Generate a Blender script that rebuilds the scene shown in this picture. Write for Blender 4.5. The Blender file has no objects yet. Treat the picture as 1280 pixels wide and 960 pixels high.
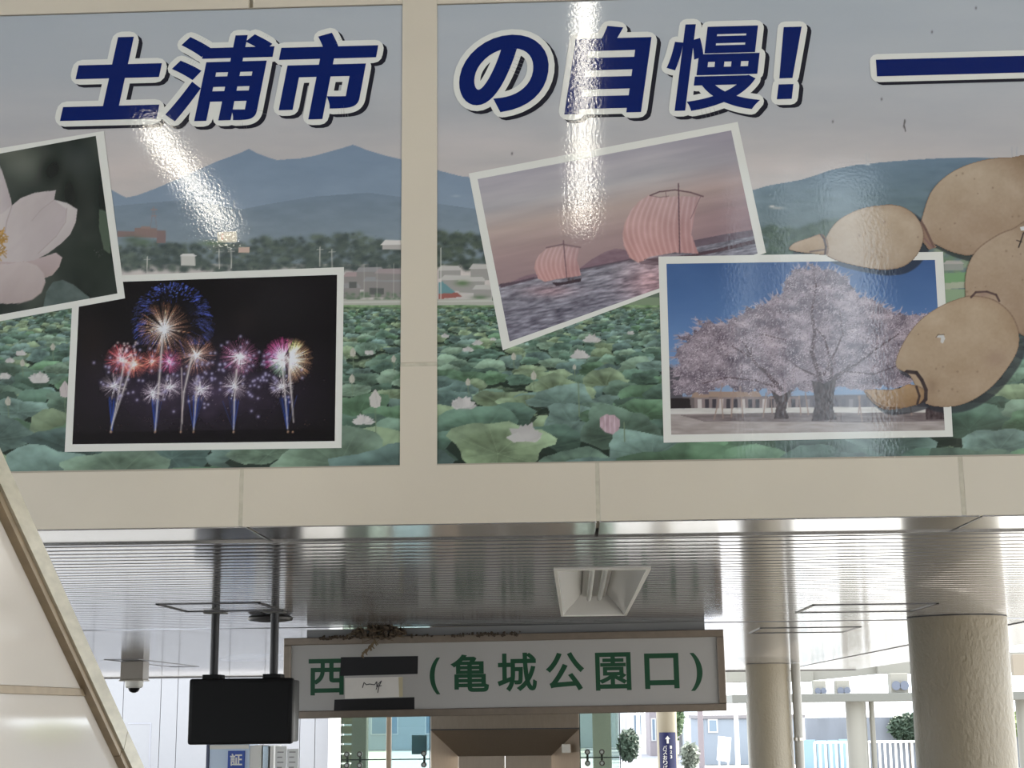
import bpy, bmesh, math, random
import numpy as np
from mathutils import Matrix, Vector

scene = bpy.context.scene
col = scene.collection
random.seed(7)
rng = np.random.default_rng(11)

# ------------------------------------------------------------------ camera
EYE = 2.4                      # the camera stands a little raised on the stair
F = 1900.0                     # focal length in pixels of a 1280 x 960 frame
YAW, PITCH, ROLL = math.atan(74 / 1900), math.atan(410.0 / 1900), 0.0105
fwd = Vector((-math.sin(YAW) * math.cos(PITCH), math.cos(YAW) * math.cos(PITCH), math.sin(PITCH)))
r0 = Vector((math.cos(YAW), math.sin(YAW), 0))
u0 = r0.cross(fwd)
rgt = r0 * math.cos(ROLL) - u0 * math.sin(ROLL)
upv = u0 * math.cos(ROLL) + r0 * math.sin(ROLL)
cam_d = bpy.data.cameras.new('camera')
cam_d.sensor_fit = 'HORIZONTAL'; cam_d.sensor_width = 36; cam_d.lens = F / 1280 * 36
cam_d.clip_start = 0.05; cam_d.clip_end = 600
cam = bpy.data.objects.new('camera', cam_d); col.objects.link(cam)
cam.matrix_world = Matrix(((rgt.x, upv.x, -fwd.x, 0), (rgt.y, upv.y, -fwd.y, 0), (rgt.z, upv.z, -fwd.z, EYE), (0, 0, 0, 1)))
scene.camera = cam

# ------------------------------------------------------------------ sky, sun, exposure
SKY, SUN = 4.2, 16.0
w = bpy.data.worlds.new('sky'); scene.world = w; w.use_nodes = True
bg = w.node_tree.nodes['Background']; bg.inputs[0].default_value = (0.86, 0.93, 1.0, 1); bg.inputs[1].default_value = SKY
sd = bpy.data.lights.new('sun', 'SUN'); sd.energy = SUN; sd.angle = 0.009; sd.color = (1, .95, .87)
so = bpy.data.objects.new('sun', sd); col.objects.link(so)
so.rotation_euler = Vector((-0.75, -0.45, -1.0)).to_track_quat('-Z', 'Y').to_euler(); so.location = (20, 20, 40)
scene.view_settings.view_transform = 'Standard'; scene.view_settings.look = 'None'
scene.view_settings.exposure = 0.0; scene.view_settings.gamma = 1.0
scene.view_settings.use_curve_mapping = False

# ------------------------------------------------------------------ helpers
def ray(px, py):
    return fwd * F + rgt * (px - 640) + upv * (480 - py)
def atY(px, py, Y):
    d = ray(px, py); t = Y / d.y; return Vector((d.x * t, Y, EYE + d.z * t))
def atZ(px, py, Z):
    d = ray(px, py); t = (Z - EYE) / d.z; return Vector((d.x * t, d.y * t, Z))
def atX(px, py, X):
    d = ray(px, py); t = X / d.x; return Vector((X, d.y * t, EYE + d.z * t))
def project(X, Y, Z):           # numpy arrays -> pixel coordinates
    Zr = Z - EYE
    a = X * fwd.x + Y * fwd.y + Zr * fwd.z
    return 640 + F * (X * rgt.x + Y * rgt.y + Zr * rgt.z) / a, 480 - F * (X * upv.x + Y * upv.y + Zr * upv.z) / a

def lin(c):
    return tuple((x / 255 / 12.92) if x <= 10.31 else ((x / 255 + .055) / 1.055) ** 2.4 for x in c)

MATS = {}
def mat(name, c, rough=.5, metal=0.0, var=0.0, vscale=8.0, bump=0.0, bscale=60.0, stretch=None, spec=.5, emit=None, c2=None):
    if name in MATS: return MATS[name]
    m = bpy.data.materials.new(name); m.use_nodes = True; nt = m.node_tree; b = nt.nodes['Principled BSDF']
    cc = (*lin(c), 1)
    b.inputs['Base Color'].default_value = cc
    b.inputs['Roughness'].default_value = rough; b.inputs['Metallic'].default_value = metal
    b.inputs['Specular IOR Level'].default_value = spec
    tc = nt.nodes.new('ShaderNodeTexCoord'); mp = nt.nodes.new('ShaderNodeMapping')
    nt.links.new(tc.outputs['Object'], mp.inputs[0])
    if stretch: mp.inputs['Scale'].default_value = stretch
    if var > 0 or c2:
        n = nt.nodes.new('ShaderNodeTexNoise'); n.inputs['Scale'].default_value = vscale; n.inputs['Detail'].default_value = 6
        nt.links.new(mp.outputs[0], n.inputs['Vector'])
        r = nt.nodes.new('ShaderNodeValToRGB'); r.color_ramp.elements[0].position = .3; r.color_ramp.elements[1].position = .7
        lo = lin(c2) if c2 else tuple(x * (1 - var) for x in cc[:3])
        r.color_ramp.elements[0].color = (*lo, 1); r.color_ramp.elements[1].color = cc
        nt.links.new(n.outputs['Fac'], r.inputs[0]); nt.links.new(r.outputs[0], b.inputs['Base Color'])
    if bump > 0:
        n2 = nt.nodes.new('ShaderNodeTexNoise'); n2.inputs['Scale'].default_value = bscale; n2.inputs['Detail'].default_value = 3
        nt.links.new(mp.outputs[0], n2.inputs['Vector'])
        bp = nt.nodes.new('ShaderNodeBump'); bp.inputs['Strength'].default_value = bump; bp.inputs['Distance'].default_value = .01
        nt.links.new(n2.outputs['Fac'], bp.inputs['Height']); nt.links.new(bp.outputs[0], b.inputs['Normal'])
    if emit:
        b.inputs['Emission Color'].default_value = (*lin(c), 1); b.inputs['Emission Strength'].default_value = emit
    MATS[name] = m; return m

def glass(name, tint, refl=.12):
    m = bpy.data.materials.new(name); m.use_nodes = True; nt = m.node_tree
    for n in list(nt.nodes): nt.nodes.remove(n)
    o = nt.nodes.new('ShaderNodeOutputMaterial'); mx = nt.nodes.new('ShaderNodeMixShader')
    t = nt.nodes.new('ShaderNodeBsdfTransparent'); g = nt.nodes.new('ShaderNodeBsdfGlossy')
    t.inputs[0].default_value = (*tint, 1); g.inputs['Roughness'].default_value = .02
    mx.inputs[0].default_value = refl
    nt.links.new(t.outputs[0], mx.inputs[1]); nt.links.new(g.outputs[0], mx.inputs[2]); nt.links.new(mx.outputs[0], o.inputs[0])
    return m

def tag(o, label=None, cat=None, group=None, kind=None):
    if label: o['label'] = label
    if cat: o['category'] = cat
    if group: o['group'] = group
    if kind: o['kind'] = kind
    return o
def empty(name, loc=(0, 0, 0), rot=(0, 0, 0)):
    o = bpy.data.objects.new(name, None); o.empty_display_size = .1; col.objects.link(o)
    o.location = loc; o.rotation_euler = rot
    return o
def root_matrix(p):
    m = Matrix.Identity(4)
    while p is not None:
        m = Matrix.LocRotScale(p.location, p.rotation_euler, p.scale) @ m; p = p.parent
    return m
class MB:
    """collects shapes (world coordinates) for ONE mesh object"""
    def __init__(s): s.v = []; s.f = []
    def add(s, vs, fs):
        k = len(s.v); s.v += [tuple(v) for v in vs]; s.f += [tuple(i + k for i in f) for f in fs]; return s
    def box(s, x0, x1, y0, y1, z0, z1, bev=0.0):
        if bev <= 0:
            return s.add([(x, y, z) for z in (z0, z1) for y in (y0, y1) for x in (x0, x1)],
                         [(0, 2, 3, 1), (4, 5, 7, 6), (0, 1, 5, 4), (2, 6, 7, 3), (0, 4, 6, 2), (1, 3, 7, 5)])
        bm = bmesh.new(); bmesh.ops.create_cube(bm, size=1)
        for v in bm.verts:
            v.co = Vector(((x0 + x1) / 2 + v.co.x * (x1 - x0), (y0 + y1) / 2 + v.co.y * (y1 - y0), (z0 + z1) / 2 + v.co.z * (z1 - z0)))
        bmesh.ops.bevel(bm, geom=list(bm.edges), offset=bev, segments=2, affect='EDGES', profile=.5)
        bm.verts.index_update()
        s.add([v.co[:] for v in bm.verts], [[v.index for v in f.verts] for f in bm.faces]); bm.free(); return s
    def tube(s, p, q, r, n=12, r2=None, caps=True):
        p, q = Vector(p), Vector(q); d = (q - p).normalized(); a = d.orthogonal().normalized(); b = d.cross(a)
        r2 = r if r2 is None else r2
        vs = [p + (a * math.cos(t) + b * math.sin(t)) * r for t in [2 * math.pi * i / n for i in range(n)]]
        vs += [q + (a * math.cos(t) + b * math.sin(t)) * r2 for t in [2 * math.pi * i / n for i in range(n)]]
        fs = [(i, (i + 1) % n, n + (i + 1) % n, n + i) for i in range(n)]
        if caps: fs += [tuple(range(n - 1, -1, -1)), tuple(range(n, 2 * n))]
        return s.add(vs, fs)
    def lathe(s, cx, cy, prof, n=24):          # prof: list of (radius, z)
        vs = [(cx + r * math.cos(2 * math.pi * i / n), cy + r * math.sin(2 * math.pi * i / n), z) for r, z in prof for i in range(n)]
        fs = [(j * n + i, j * n + (i + 1) % n, (j + 1) * n + (i + 1) % n, (j + 1) * n + i) for j in range(len(prof) - 1) for i in range(n)]
        fs += [tuple(range(n - 1, -1, -1)), tuple(range((len(prof) - 1) * n, len(prof) * n))]
        return s.add(vs, fs)
    def prism(s, pts, off):                    # polygon of 3-D points swept by a vector
        n = len(pts); off = Vector(off); ps = [Vector(p) for p in pts]
        return s.add(ps + [p + off for p in ps], [tuple(range(n)), tuple(range(2 * n - 1, n - 1, -1))] + [(i, (i + 1) % n + 0, n + (i + 1) % n, n + i)[::-1] for i in range(n)])
    def blob(s, c, r, n=1, jit=.2, sq=(1, 1, 1)):
        bm = bmesh.new(); bmesh.ops.create_icosphere(bm, subdivisions=n, radius=1); bm.verts.index_update()
        vs = []
        for v in bm.verts:
            k = r * (1 + random.uniform(-jit, jit)); vs.append((c[0] + v.co.x * k * sq[0], c[1] + v.co.y * k * sq[1], c[2] + v.co.z * k * sq[2]))
        s.add(vs, [[v.index for v in f.verts] for f in bm.faces]); bm.free(); return s
    def build(s, name, m, parent=None, smooth=False, label=None, **kw):
        me = bpy.data.meshes.new(name)
        vs = s.v
        if parent is not None:
            inv = root_matrix(parent).inverted(); vs = [tuple(inv @ Vector(v)) for v in s.v]
        me.from_pydata(vs, [], s.f)
        if not kw.pop('keep', False):
            bm = bmesh.new(); bm.from_mesh(me); bmesh.ops.recalc_face_normals(bm, faces=bm.faces); bm.to_mesh(me); bm.free()
        me.materials.append(m)
        if smooth:
            me.polygons.foreach_set('use_smooth', [True] * len(me.polygons))
            me.set_sharp_from_angle(angle=math.radians(40))
        o = bpy.data.objects.new(name, me); col.objects.link(o); o.parent = parent
        if label: o['label'] = label
        return tag(o, **kw) if kw else o

# ------------------------------------------------------------------ lettering
_gc = {}
def glyph(ch):
    """vertices (2-D), faces and boundary loops of one character of the built-in font"""
    if ch in _gc: return _gc[ch]
    if ch == '!':                                       # straight-sided mark
        v = [(0, .30), (.13, .30), (.17, 1.0), (-.02, 1.0), (0, 0), (.15, 0), (.15, .17), (0, .17)]
        _gc[ch] = (v, [(0, 1, 2, 3), (4, 5, 6, 7)], {0: [3, 1], 1: [0, 2], 2: [1, 3], 3: [2, 0], 4: [7, 5], 5: [4, 6], 6: [5, 7], 7: [6, 4]}); return _gc[ch]
    c = bpy.data.curves.new('glyph', 'FONT'); c.body = ch; c.resolution_u = 8
    o = bpy.data.objects.new('glyph', c); col.objects.link(o)
    dg = bpy.context.evaluated_depsgraph_get(); me = o.evaluated_get(dg).to_mesh()
    v = [(p.co.x, p.co.y) for p in me.vertices]; f = [tuple(p.vertices) for p in me.polygons]
    o.evaluated_get(dg).to_mesh_clear(); bpy.data.objects.remove(o); bpy.data.curves.remove(c)
    cnt = {}
    for p in f:
        for i in range(len(p)):
            a, b = p[i], p[(i + 1) % len(p)]; k = (min(a, b), max(a, b)); cnt[k] = cnt.get(k, 0) + 1
    nb = {}
    for (a, b), n in cnt.items():
        if n == 1: nb.setdefault(a, []).append(b); nb.setdefault(b, []).append(a)
    _gc[ch] = (v, f, nb); return _gc[ch]
def fatten(v, nb, r, rounded=False):
    """a band of half-width r along the boundary, mitred or round at the corners"""
    vs, fs = [], []
    def add(ps): k = len(vs); vs.extend(ps); fs.append(tuple(range(k, k + len(ps))))
    for a, ns in nb.items():
        A = Vector(v[a])
        for b in ns:
            if b > a:
                B = Vector(v[b]); d = B - A
                if d.length < 1e-9: continue
                n = Vector((-d.y, d.x)).normalized() * r
                add([A + n, A - n, B - n, B + n])
        if len(ns) == 2:
            d1 = (A - Vector(v[ns[0]])).normalized(); d2 = (Vector(v[ns[1]]) - A).normalized()
            n1 = Vector((-d1.y, d1.x)); n2 = Vector((-d2.y, d2.x)); k = 1 + n1.dot(n2)
            if k > (1.75 if rounded else .35) and k < 1.9995:
                t = (n1 + n2) / k
                for s in (r, -r): add([A, A + n1 * s, A + t * s, A + n2 * s])
                continue
            if k >= 1.9995: continue
        add([A + Vector((math.cos(i * math.pi / 6), math.sin(i * math.pi / 6))) * r for i in range(12)])
    return vs, fs
def letter_geo(ch, bbox, shear=0., bold=0., outline=0.):
    """bbox = (x0, x1, z0, z1) of the bold face on its own plane; returns face (v, f) and outline (v, f) in plane units"""
    v, f, nb = glyph(ch)
    v = [(x + shear * y, y) for x, y in v]
    x0, x1 = min(p[0] for p in v), max(p[0] for p in v); y0, y1 = min(p[1] for p in v), max(p[1] for p in v)
    X0, X1, Z0, Z1 = bbox; X0 += bold; X1 -= bold; Z0 += bold; Z1 -= bold
    v = [(X0 + (x - x0) / max(x1 - x0, 1e-6) * (X1 - X0), Z0 + (y - y0) / max(y1 - y0, 1e-6) * (Z1 - Z0)) for x, y in v]
    fv, ff = [Vector(p) for p in v], list(f)
    if bold > 0:
        bv, bf = fatten(v, nb, bold); k = len(fv); fv += bv; ff += [tuple(i + k for i in q) for q in bf]
    ov, of = [], []
    if outline > 0:
        ov, of = fatten(v, nb, bold + outline, True); k = len(ov); ov = list(ov) + [Vector(p) for p in v]; of = of + [tuple(i + k for i in q) for q in f]
    return fv, ff, ov, of
from mathutils.geometry import delaunay_2d_cdt
def flat(name, v2, f, Y, m, parent=None, **kw):
    """flat film on the plane y = Y facing the viewer: the union of the given 2-D polygons, without overlaps"""
    def ccw(q, vv):
        a = sum(vv[q[i - 1]][0] * vv[q[i]][1] - vv[q[i]][0] * vv[q[i - 1]][1] for i in range(len(q)))
        return (list(q) if a > 0 else list(reversed(q))), abs(a)
    K = 1000.0
    vin = [Vector((p[0] * K, p[1] * K)) for p in v2]; fin = []
    for q in f:
        q, a = ccw(q, vin)
        if a > 1e-4: fin.append(q)
    vo, _, fo, _, _, _ = delaunay_2d_cdt(vin, [], fin, 0, 1e-3)
    V = np.array([p[:] for p in vo]); T = np.array([q for q in fo if len(q) == 3]); cen = V[T].mean(1); inside = np.zeros(len(T), bool)
    for q in fin:                                       # keep the triangles whose centre lies in one of the (convex) polygons
        P = np.array([vin[i][:] for i in q]); hit = np.ones(len(T), bool)
        for i in range(len(P)):
            e = P[i] - P[i - 1]; hit &= e[0] * (cen[:, 1] - P[i - 1][1]) - e[1] * (cen[:, 0] - P[i - 1][0]) > -.06 * math.hypot(e[0], e[1])
        inside |= hit
    tri = [ccw([int(i) for i in q], vo)[0] for q in T[inside]]
    b = MB(); b.add([(p.x / K, Y, p.y / K) for p in vo], tri)
    return b.build(name, m, parent, keep=True, **kw)
# ------------------------------------------------------------------ a small painter for the printed pictures
_lat = rng.random((256, 256)).astype(np.float32)
def vnoise(x, y):
    xi = np.floor(x).astype(int); yi = np.floor(y).astype(int); fx = x - xi; fy = y - yi
    fx = fx * fx * (3 - 2 * fx); fy = fy * fy * (3 - 2 * fy)
    a = _lat[yi & 255, xi & 255]; b = _lat[yi & 255, (xi + 1) & 255]; c = _lat[(yi + 1) & 255, xi & 255]; d = _lat[(yi + 1) & 255, (xi + 1) & 255]
    return (a * (1 - fx) + b * fx) * (1 - fy) + (c * (1 - fx) + d * fx) * fy
def fbm(x, y, n=4):
    s = 0; a = .5; t = 0
    for i in range(n):
        s = s + a * vnoise(x * 2 ** i + 17.3 * i, y * 2 ** i + 9.1 * i); t += a; a *= .5
    return s / t
SS = 2
class Canvas:
    def __init__(s, x0, y0, x1, y1, base=(0, 0, 0)):
        s.x0, s.y0 = x0, y0; s.w = int((x1 - x0) * SS); s.h = int((y1 - y0) * SS)
        s.a = np.empty((s.h, s.w, 3), np.float32); s.a[:] = base
        s.X, s.Y = np.meshgrid(x0 + (np.arange(s.w) + .5) / SS, y0 + (np.arange(s.h) + .5) / SS)
    def win(s, xa, ya, xb, yb):
        i0 = max(0, int((ya - s.y0) * SS) - 1); i1 = min(s.h, int((yb - s.y0) * SS) + 2)
        j0 = max(0, int((xa - s.x0) * SS) - 1); j1 = min(s.w, int((xb - s.x0) * SS) + 2)
        return (slice(i0, i1), slice(j0, j1)) if i1 > i0 and j1 > j0 else None
    def mask(s, pts):
        p = np.asarray(pts, float); W = s.win(p[:, 0].min(), p[:, 1].min(), p[:, 0].max(), p[:, 1].max())
        if W is None: return None, None
        xs = s.X[0, W[1]]; ys = s.Y[W[0], 0]; m = np.zeros((len(ys), len(xs)), bool)
        for i in range(len(p)):
            (xa, ya), (xb, yb) = p[i], p[(i + 1) % len(p)]
            if ya == yb: continue
            r = np.nonzero((ys >= min(ya, yb)) & (ys < max(ya, yb)))[0]
            if len(r) == 0: continue
            xc = xa + (ys[r] - ya) * (xb - xa) / (yb - ya); m[r] ^= xs[None, :] > xc[:, None]
        return W, m
    def put(s, W, m, c, alpha=1.):
        v = s.a[W]; k = (m * alpha)[..., None]
        if callable(c): c = c(s.X[W], s.Y[W])
        v[:] = v * (1 - k) + np.asarray(c, np.float32) * k
    def poly(s, pts, c, alpha=1.):
        W, m = s.mask(pts)
        if W is not None: s.put(W, m.astype(np.float32), c, alpha)
    def line(s, pts, wd, c, alpha=1., wd2=None):
        n = len(pts) - 1
        for i in range(n):
            (xa, ya), (xb, yb) = pts[i], pts[i + 1]
            w0 = wd if wd2 is None else wd + (wd2 - wd) * i / n; w1 = wd if wd2 is None else wd + (wd2 - wd) * (i + 1) / n
            q = max(w0, w1) / 2 + 1; W = s.win(min(xa, xb) - q, min(ya, yb) - q, max(xa, xb) + q, max(ya, yb) + q)
            if W is None: continue
            dx, dy = xb - xa, yb - ya; L = dx * dx + dy * dy + 1e-9
            t = np.clip(((s.X[W] - xa) * dx + (s.Y[W] - ya) * dy) / L, 0, 1)
            d = np.hypot(s.X[W] - xa - t * dx, s.Y[W] - ya - t * dy)
            s.put(W, np.clip((w0 + (w1 - w0) * t) / 2 + .35 - d, 0, .7) / .7, c, alpha)
    def dab(s, x, y, r, c, alpha=1., ry=None, hard=1.):
        ry = ry or r; W = s.win(x - 2 * r, y - 2 * ry, x + 2 * r, y + 2 * ry)
        if W is None: return
        d = ((s.X[W] - x) / r) ** 2 + ((s.Y[W] - y) / ry) ** 2
        s.put(W, np.clip(np.exp(-d * 1.4 * hard), 0, 1), c, alpha)
    def specks(s, x, y, c, alpha, size=1, add=False):
        """many small dots at once; c is (n,3)"""
        for oy in range(size):
            for ox in range(size):
                j = ((x - s.x0) * SS).astype(int) + ox - size // 2; i = ((y - s.y0) * SS).astype(int) + oy - size // 2
                ok = (i >= 0) & (i < s.h) & (j >= 0) & (j < s.w); i, j = i[ok], j[ok]; cc = c[ok]; al = (alpha[ok] if np.ndim(alpha) else np.full(len(i), alpha))[:, None]
                if add: np.add.at(s.a, (i, j), cc * al)
                else: s.a[i, j] = s.a[i, j] * (1 - al) + cc * al
    def sample(s, px, py):
        x = np.clip((px - s.x0) * SS - .5, 0, s.w - 1.01); y = np.clip((py - s.y0) * SS - .5, 0, s.h - 1.01)
        j = x.astype(int); i = y.astype(int); fx = (x - j)[..., None]; fy = (y - i)[..., None]; a = s.a
        return (a[i, j] * (1 - fx) + a[i, j + 1] * fx) * (1 - fy) + (a[i + 1, j] * (1 - fx) + a[i + 1, j + 1] * fx) * fy
def A3(c): return np.asarray(c, np.float32)
def grad(stops, key='y'):
    ys = [q[0] for q in stops]; cs = np.array([q[1] for q in stops], float)
    def fn(X, Y):
        k = Y if key == 'y' else X
        return np.stack([np.interp(k, ys, cs[:, i]) for i in range(3)], -1)
    return fn

def desat(a, k, gain):
    g = a.mean(-1, keepdims=True); return np.clip((g + (a - g) * k) * A3(gain), 0, 255)
# ---- the landscape with the lotus field that runs over both panels
def paint_landscape():
    c = Canvas(-150, -10, 1560, 600)
    sky = grad([(0, (149, 154, 159)), (90, (150, 153, 157)), (160, (156, 154, 155)), (215, (169, 161, 158)), (300, (170, 163, 160))])(c.X, c.Y)
    n = fbm(c.X / 150, c.Y / 34, 5)[..., None]
    k = np.clip((c.Y - 90) / 120, 0, 1)[..., None]
    c.a[:] = sky + (n - .5) * (A3((22, 16, 13)) * k + A3((8, 6, 5)))
    # far mountains
    m1 = [(139, 237), (148, 242), (158, 247), (172, 244), (196, 235), (219, 225), (250, 211), (273, 201), (290, 195), (303, 190), (311, 186), (320, 191), (333, 196), (346, 200), (375, 198), (392, 195), (410, 190), (428, 185), (441, 181), (450, 184), (457, 187), (480, 194), (505, 200), (530, 207), (552, 214), (575, 220), (600, 223), (650, 250), (650, 320), (-160, 320), (-160, 236), (60, 225), (110, 232)]
    tint = lambda a, b, y0, y1, sx=40, sy=14, amp=22: (lambda X, Y: A3(a) + (A3(b) - A3(a)) * np.clip((Y - y0) / (y1 - y0), 0, 1)[..., None] + (fbm(X / sx, Y / sy, 4)[..., None] - .5) * amp)
    c.poly(m1, tint((107, 122, 139), (117, 130, 144), 185, 270, 30, 12, 9))
    c.poly([(-160, 266), (139, 258), (180, 254), (234, 250), (300, 262), (330, 256), (390, 246), (430, 243), (461, 241), (500, 246), (550, 255), (600, 262), (660, 330), (-160, 330)], tint((101, 114, 127), (112, 123, 131), 240, 300, 24, 8, 12))
    m2 = [(900, 248), (943, 237), (960, 232), (1000, 225), (1020, 219), (1040, 212), (1070, 206), (1085, 205), (1100, 203), (1150, 199), (1200, 197), (1400, 198), (1570, 206), (1570, 400), (900, 400)]
    c.poly(m2, tint((94, 111, 125), (90, 104, 108), 200, 280, 26, 9, 18))
    for i in range(60):
        x = 950 + rng.random() * 240; y = 235 + rng.random() * 45; c.dab(x, y, 12, (80, 96, 98), .25, 2.5)
    c.dab(972, 260, 9, (160, 156, 148), .7, 1.8); c.dab(965, 258, 4, (190, 178, 165), .8, 1.5)
    for t in (1083, 1086): c.line([(t, 206), (t, 192)], .7, (150, 152, 155), .8)
    c.dab(1085, 206, 4, (190, 190, 188), .8, 1)
    for t in (1265, 1271): c.line([(t, 197), (t, 184)], 1.2, (140, 145, 150), .7)
    c.dab(570, 245, 6, (150, 160, 165), .5, 1.4)
    # woods
    def woods(x0, x1, y0, y1, n, top, dark=(54, 62, 64), light=(92, 102, 92)):
        for y in np.sort(y0 + rng.random(n) * (y1 - y0)):
            x = x0 + rng.random() * (x1 - x0)
            if y < top(x): continue
            r = 3 + 4 * rng.random(); u = rng.random()
            c.dab(x, y, r, A3(dark) * (1 - u) + A3(light) * u, .85, r * .7)
            c.specks(x + rng.normal(0, r * .6, 14), y + rng.normal(0, r * .5, 14), A3(dark) * .8 + rng.random((14, 1)) * 60 * A3((1, 1, .8)), .6)
    woods(-150, 140, 296, 340, 500, lambda x: 304)
    woods(1215, 1560, 296, 362, 520, lambda x: 302, (60, 74, 66), (96, 108, 90))
    woods(140, 505, 292, 338, 900, lambda x: np.interp(x, [140, 200, 260, 310, 330, 380, 440, 455, 480, 505], [306, 304, 308, 302, 297, 298, 291, 294, 303, 306]))
    woods(545, 640, 285, 336, 260, lambda x: np.interp(x, [545, 575, 600, 640], [289, 288, 294, 300]), (50, 58, 58), (84, 94, 80))
    woods(940, 1060, 276, 330, 420, lambda x: np.interp(x, [940, 965, 1000, 1030, 1060], [289, 284, 287, 276, 270]), (50, 64, 58), (80, 96, 80))
    woods(1170, 1215, 300, 345, 90, lambda x: 310, (88, 108, 88), (130, 140, 118))
    # buildings in the landscape
    def block(x0, y0, x1, y1, wall, roof=None, rh=4):
        c.poly([(x0, y0), (x1, y0), (x1, y1), (x0, y1)], wall)
        if roof: c.poly([(x0 - 2, y0), (x0 + 3, y0 - rh), (x1 - 3, y0 - rh), (x1 + 2, y0)], roof)
    block(147, 289, 170, 296, (116, 100, 98)); block(168, 285, 196, 297, (120, 103, 99)); block(176, 283, 188, 286, (128, 110, 104)); block(196, 288, 207, 304, (114, 98, 97))
    for x in range(150, 206, 4): c.line([(x, 290), (x, 295)], 1, (118, 100, 98), .7)
    for x in (188, 196): c.line([(x, 284), (192, 258)], .8, (118, 110, 112), .9)
    c.line([(189, 262), (196, 262)], 1.4, (130, 112, 112)); c.line([(190, 270), (195, 270)], 1.2, (130, 112, 112))
    c.dab(166, 300, 14, (78, 90, 78), .9, 6); c.dab(180, 303, 12, (82, 96, 80), .9, 5)
    block(272, 290, 296, 303, (186, 177, 160)); c.line([(278, 293), (278, 299)], 1.4, (190, 120, 100)); c.line([(282, 297), (294, 297)], .8, (176, 164, 146))
    c.dab(264, 304, 18, (90, 106, 84), .9, 4)
    block(226, 320, 244, 332, (168, 166, 160), (186, 184, 180), 3); block(298, 309, 312, 316, (172, 150, 138))
    for x, y in ((274, 312), (289, 311), (184, 321), (400, 309), (415, 312)): c.line([(x, y), (x, y + 24)], 1.1, (176, 174, 166), .9); c.line([(x - 4, y + 3), (x + 4, y + 3)], .8, (166, 164, 158), .8)
    block(478, 306, 505, 312, (150, 146, 142), (184, 180, 176), 6)
    for q in ((430, 346, 458, 362), (446, 340, 480, 350), (455, 352, 502, 372), (470, 342, 505, 350), (428, 360, 450, 374)):
        block(*q, (122, 118, 116), (134 + rng.integers(-8, 12), 128, 128), 6)
    for q in ((436, 352, 446, 360), (462, 360, 480, 368)): block(*q, (84, 86, 84))
    for i in range(60): c.dab(432 + rng.random() * 70, 366 + rng.random() * 10, 3, (86, 102, 84), .7, 2)
    for x in (455, 471, 492): c.line([(x, 330), (x, 372)], .9, (160, 158, 152), .6)
    # right panel village
    for q in ((548, 338, 576, 348), (552, 350, 590, 364), (588, 336, 612, 350), (574, 352, 606, 366), (592, 362, 614, 372)): block(*q, (134, 132, 128), (164, 160, 156), 6)
    c.dab(578, 354, 10, (84, 104, 74), .95, 4); c.dab(600, 372, 12, (84, 102, 78), .9, 3)
    c.poly([(548, 353), (553, 352), (570, 366), (548, 368)], (92, 124, 128)); c.poly([(548, 367), (572, 366), (578, 371), (548, 374)], (132, 84, 78))
    c.line([(551, 310), (551, 378)], 1.0, (190, 188, 180), .8)
    block(1180, 330, 1204, 338, (128, 130, 124), (150, 146, 140), 4); c.poly([(1176, 342), (1210, 340), (1210, 352), (1176, 354)], (104, 134, 98)); c.poly([(1176, 354), (1210, 352), (1210, 360), (1176, 362)], (142, 146, 128))
    # bank at the edge of the field
    c.poly([(-160, 376), (620, 374), (620, 383), (-160, 385)], (150, 150, 142)); c.line([(420, 378), (620, 376)], 1.6, (176, 174, 166), .8)
    c.poly([(1170, 362), (1565, 356), (1565, 390), (1170, 390)], (120, 138, 112))
    # far part of the field
    c.poly([(615, 330), (900, 300), (900, 376), (615, 376)], (84, 96, 84))
    W = c.win(-150, 382, 1565, 610); c.poly([(620, 372), (840, 372), (840, 384), (620, 384)], (108, 122, 100)); X, Y = c.X[W], c.Y[W]
    n1 = fbm(X / 5, Y / 2.2, 3); n2 = fbm(X / 22, Y / 7, 3)
    base = A3((96, 120, 86)) + (n1[..., None] - .5) * A3((95, 92, 80)) + (n2[..., None] - .5) * A3((40, 40, 34))
    c.a[W] = base
    # leaves, far to near
    y = 388.0
    hues = [(92, 124, 98), (78, 112, 88), (108, 138, 108), (88, 120, 108), (118, 142, 98), (72, 104, 84), (100, 132, 116), (84, 124, 84)]
    def leaf(x, y, wd, ht, colr, ph):
        n = 26; pts = []
        wob = rng.random(5) * 6.28
        for i in range(n):
            t = 2 * math.pi * i / n
            r = 1 + .10 * math.sin(3 * t + wob[0]) + .08 * math.sin(5 * t + wob[1]) + .05 * math.sin(9 * t + wob[2])
            pts.append((x + wd * r * math.cos(t), y + ht * r * math.sin(t) - .12 * wd * math.cos(t + ph) ** 2))
        g = A3(colr); und = [(px, py + ht * .5) for px, py in pts]
        c.poly(und, A3((36, 50, 40)), .85)
        cx, cy = x + wd * .1 * math.cos(ph), y + ht * .2
        def shade(X, Y):
            d = np.hypot((X - cx) / wd, (Y - cy) / ht); ang = np.arctan2((Y - cy) / ht, (X - cx) / wd)
            v = np.abs(np.sin(ang * 6.5 + ph)) ** .5
            k = .80 + .20 * np.clip(d, 0, 1.1) + .11 * (v - .75) * np.clip(d * 1.6, 0, 1) + .16 * np.sin(ang * 2 + ph) * np.clip(d, 0, 1) + (fbm(X / (3 + wd * .2), Y / (2 + ht * .3), 4) - .5) * .42
            return g * k[..., None] + A3((13, 15, 15)) * np.clip((d[..., None] - .78) * 5, 0, 1)
        c.poly(pts, shade)
        if wd > 14:
            for i in range(7):
                t = ph + i * .9; c.line([(cx, cy), (x + wd * .9 * math.cos(t), y + ht * .86 * math.sin(t) - .05 * wd)], .8, g * 1.18, .38)
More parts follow.
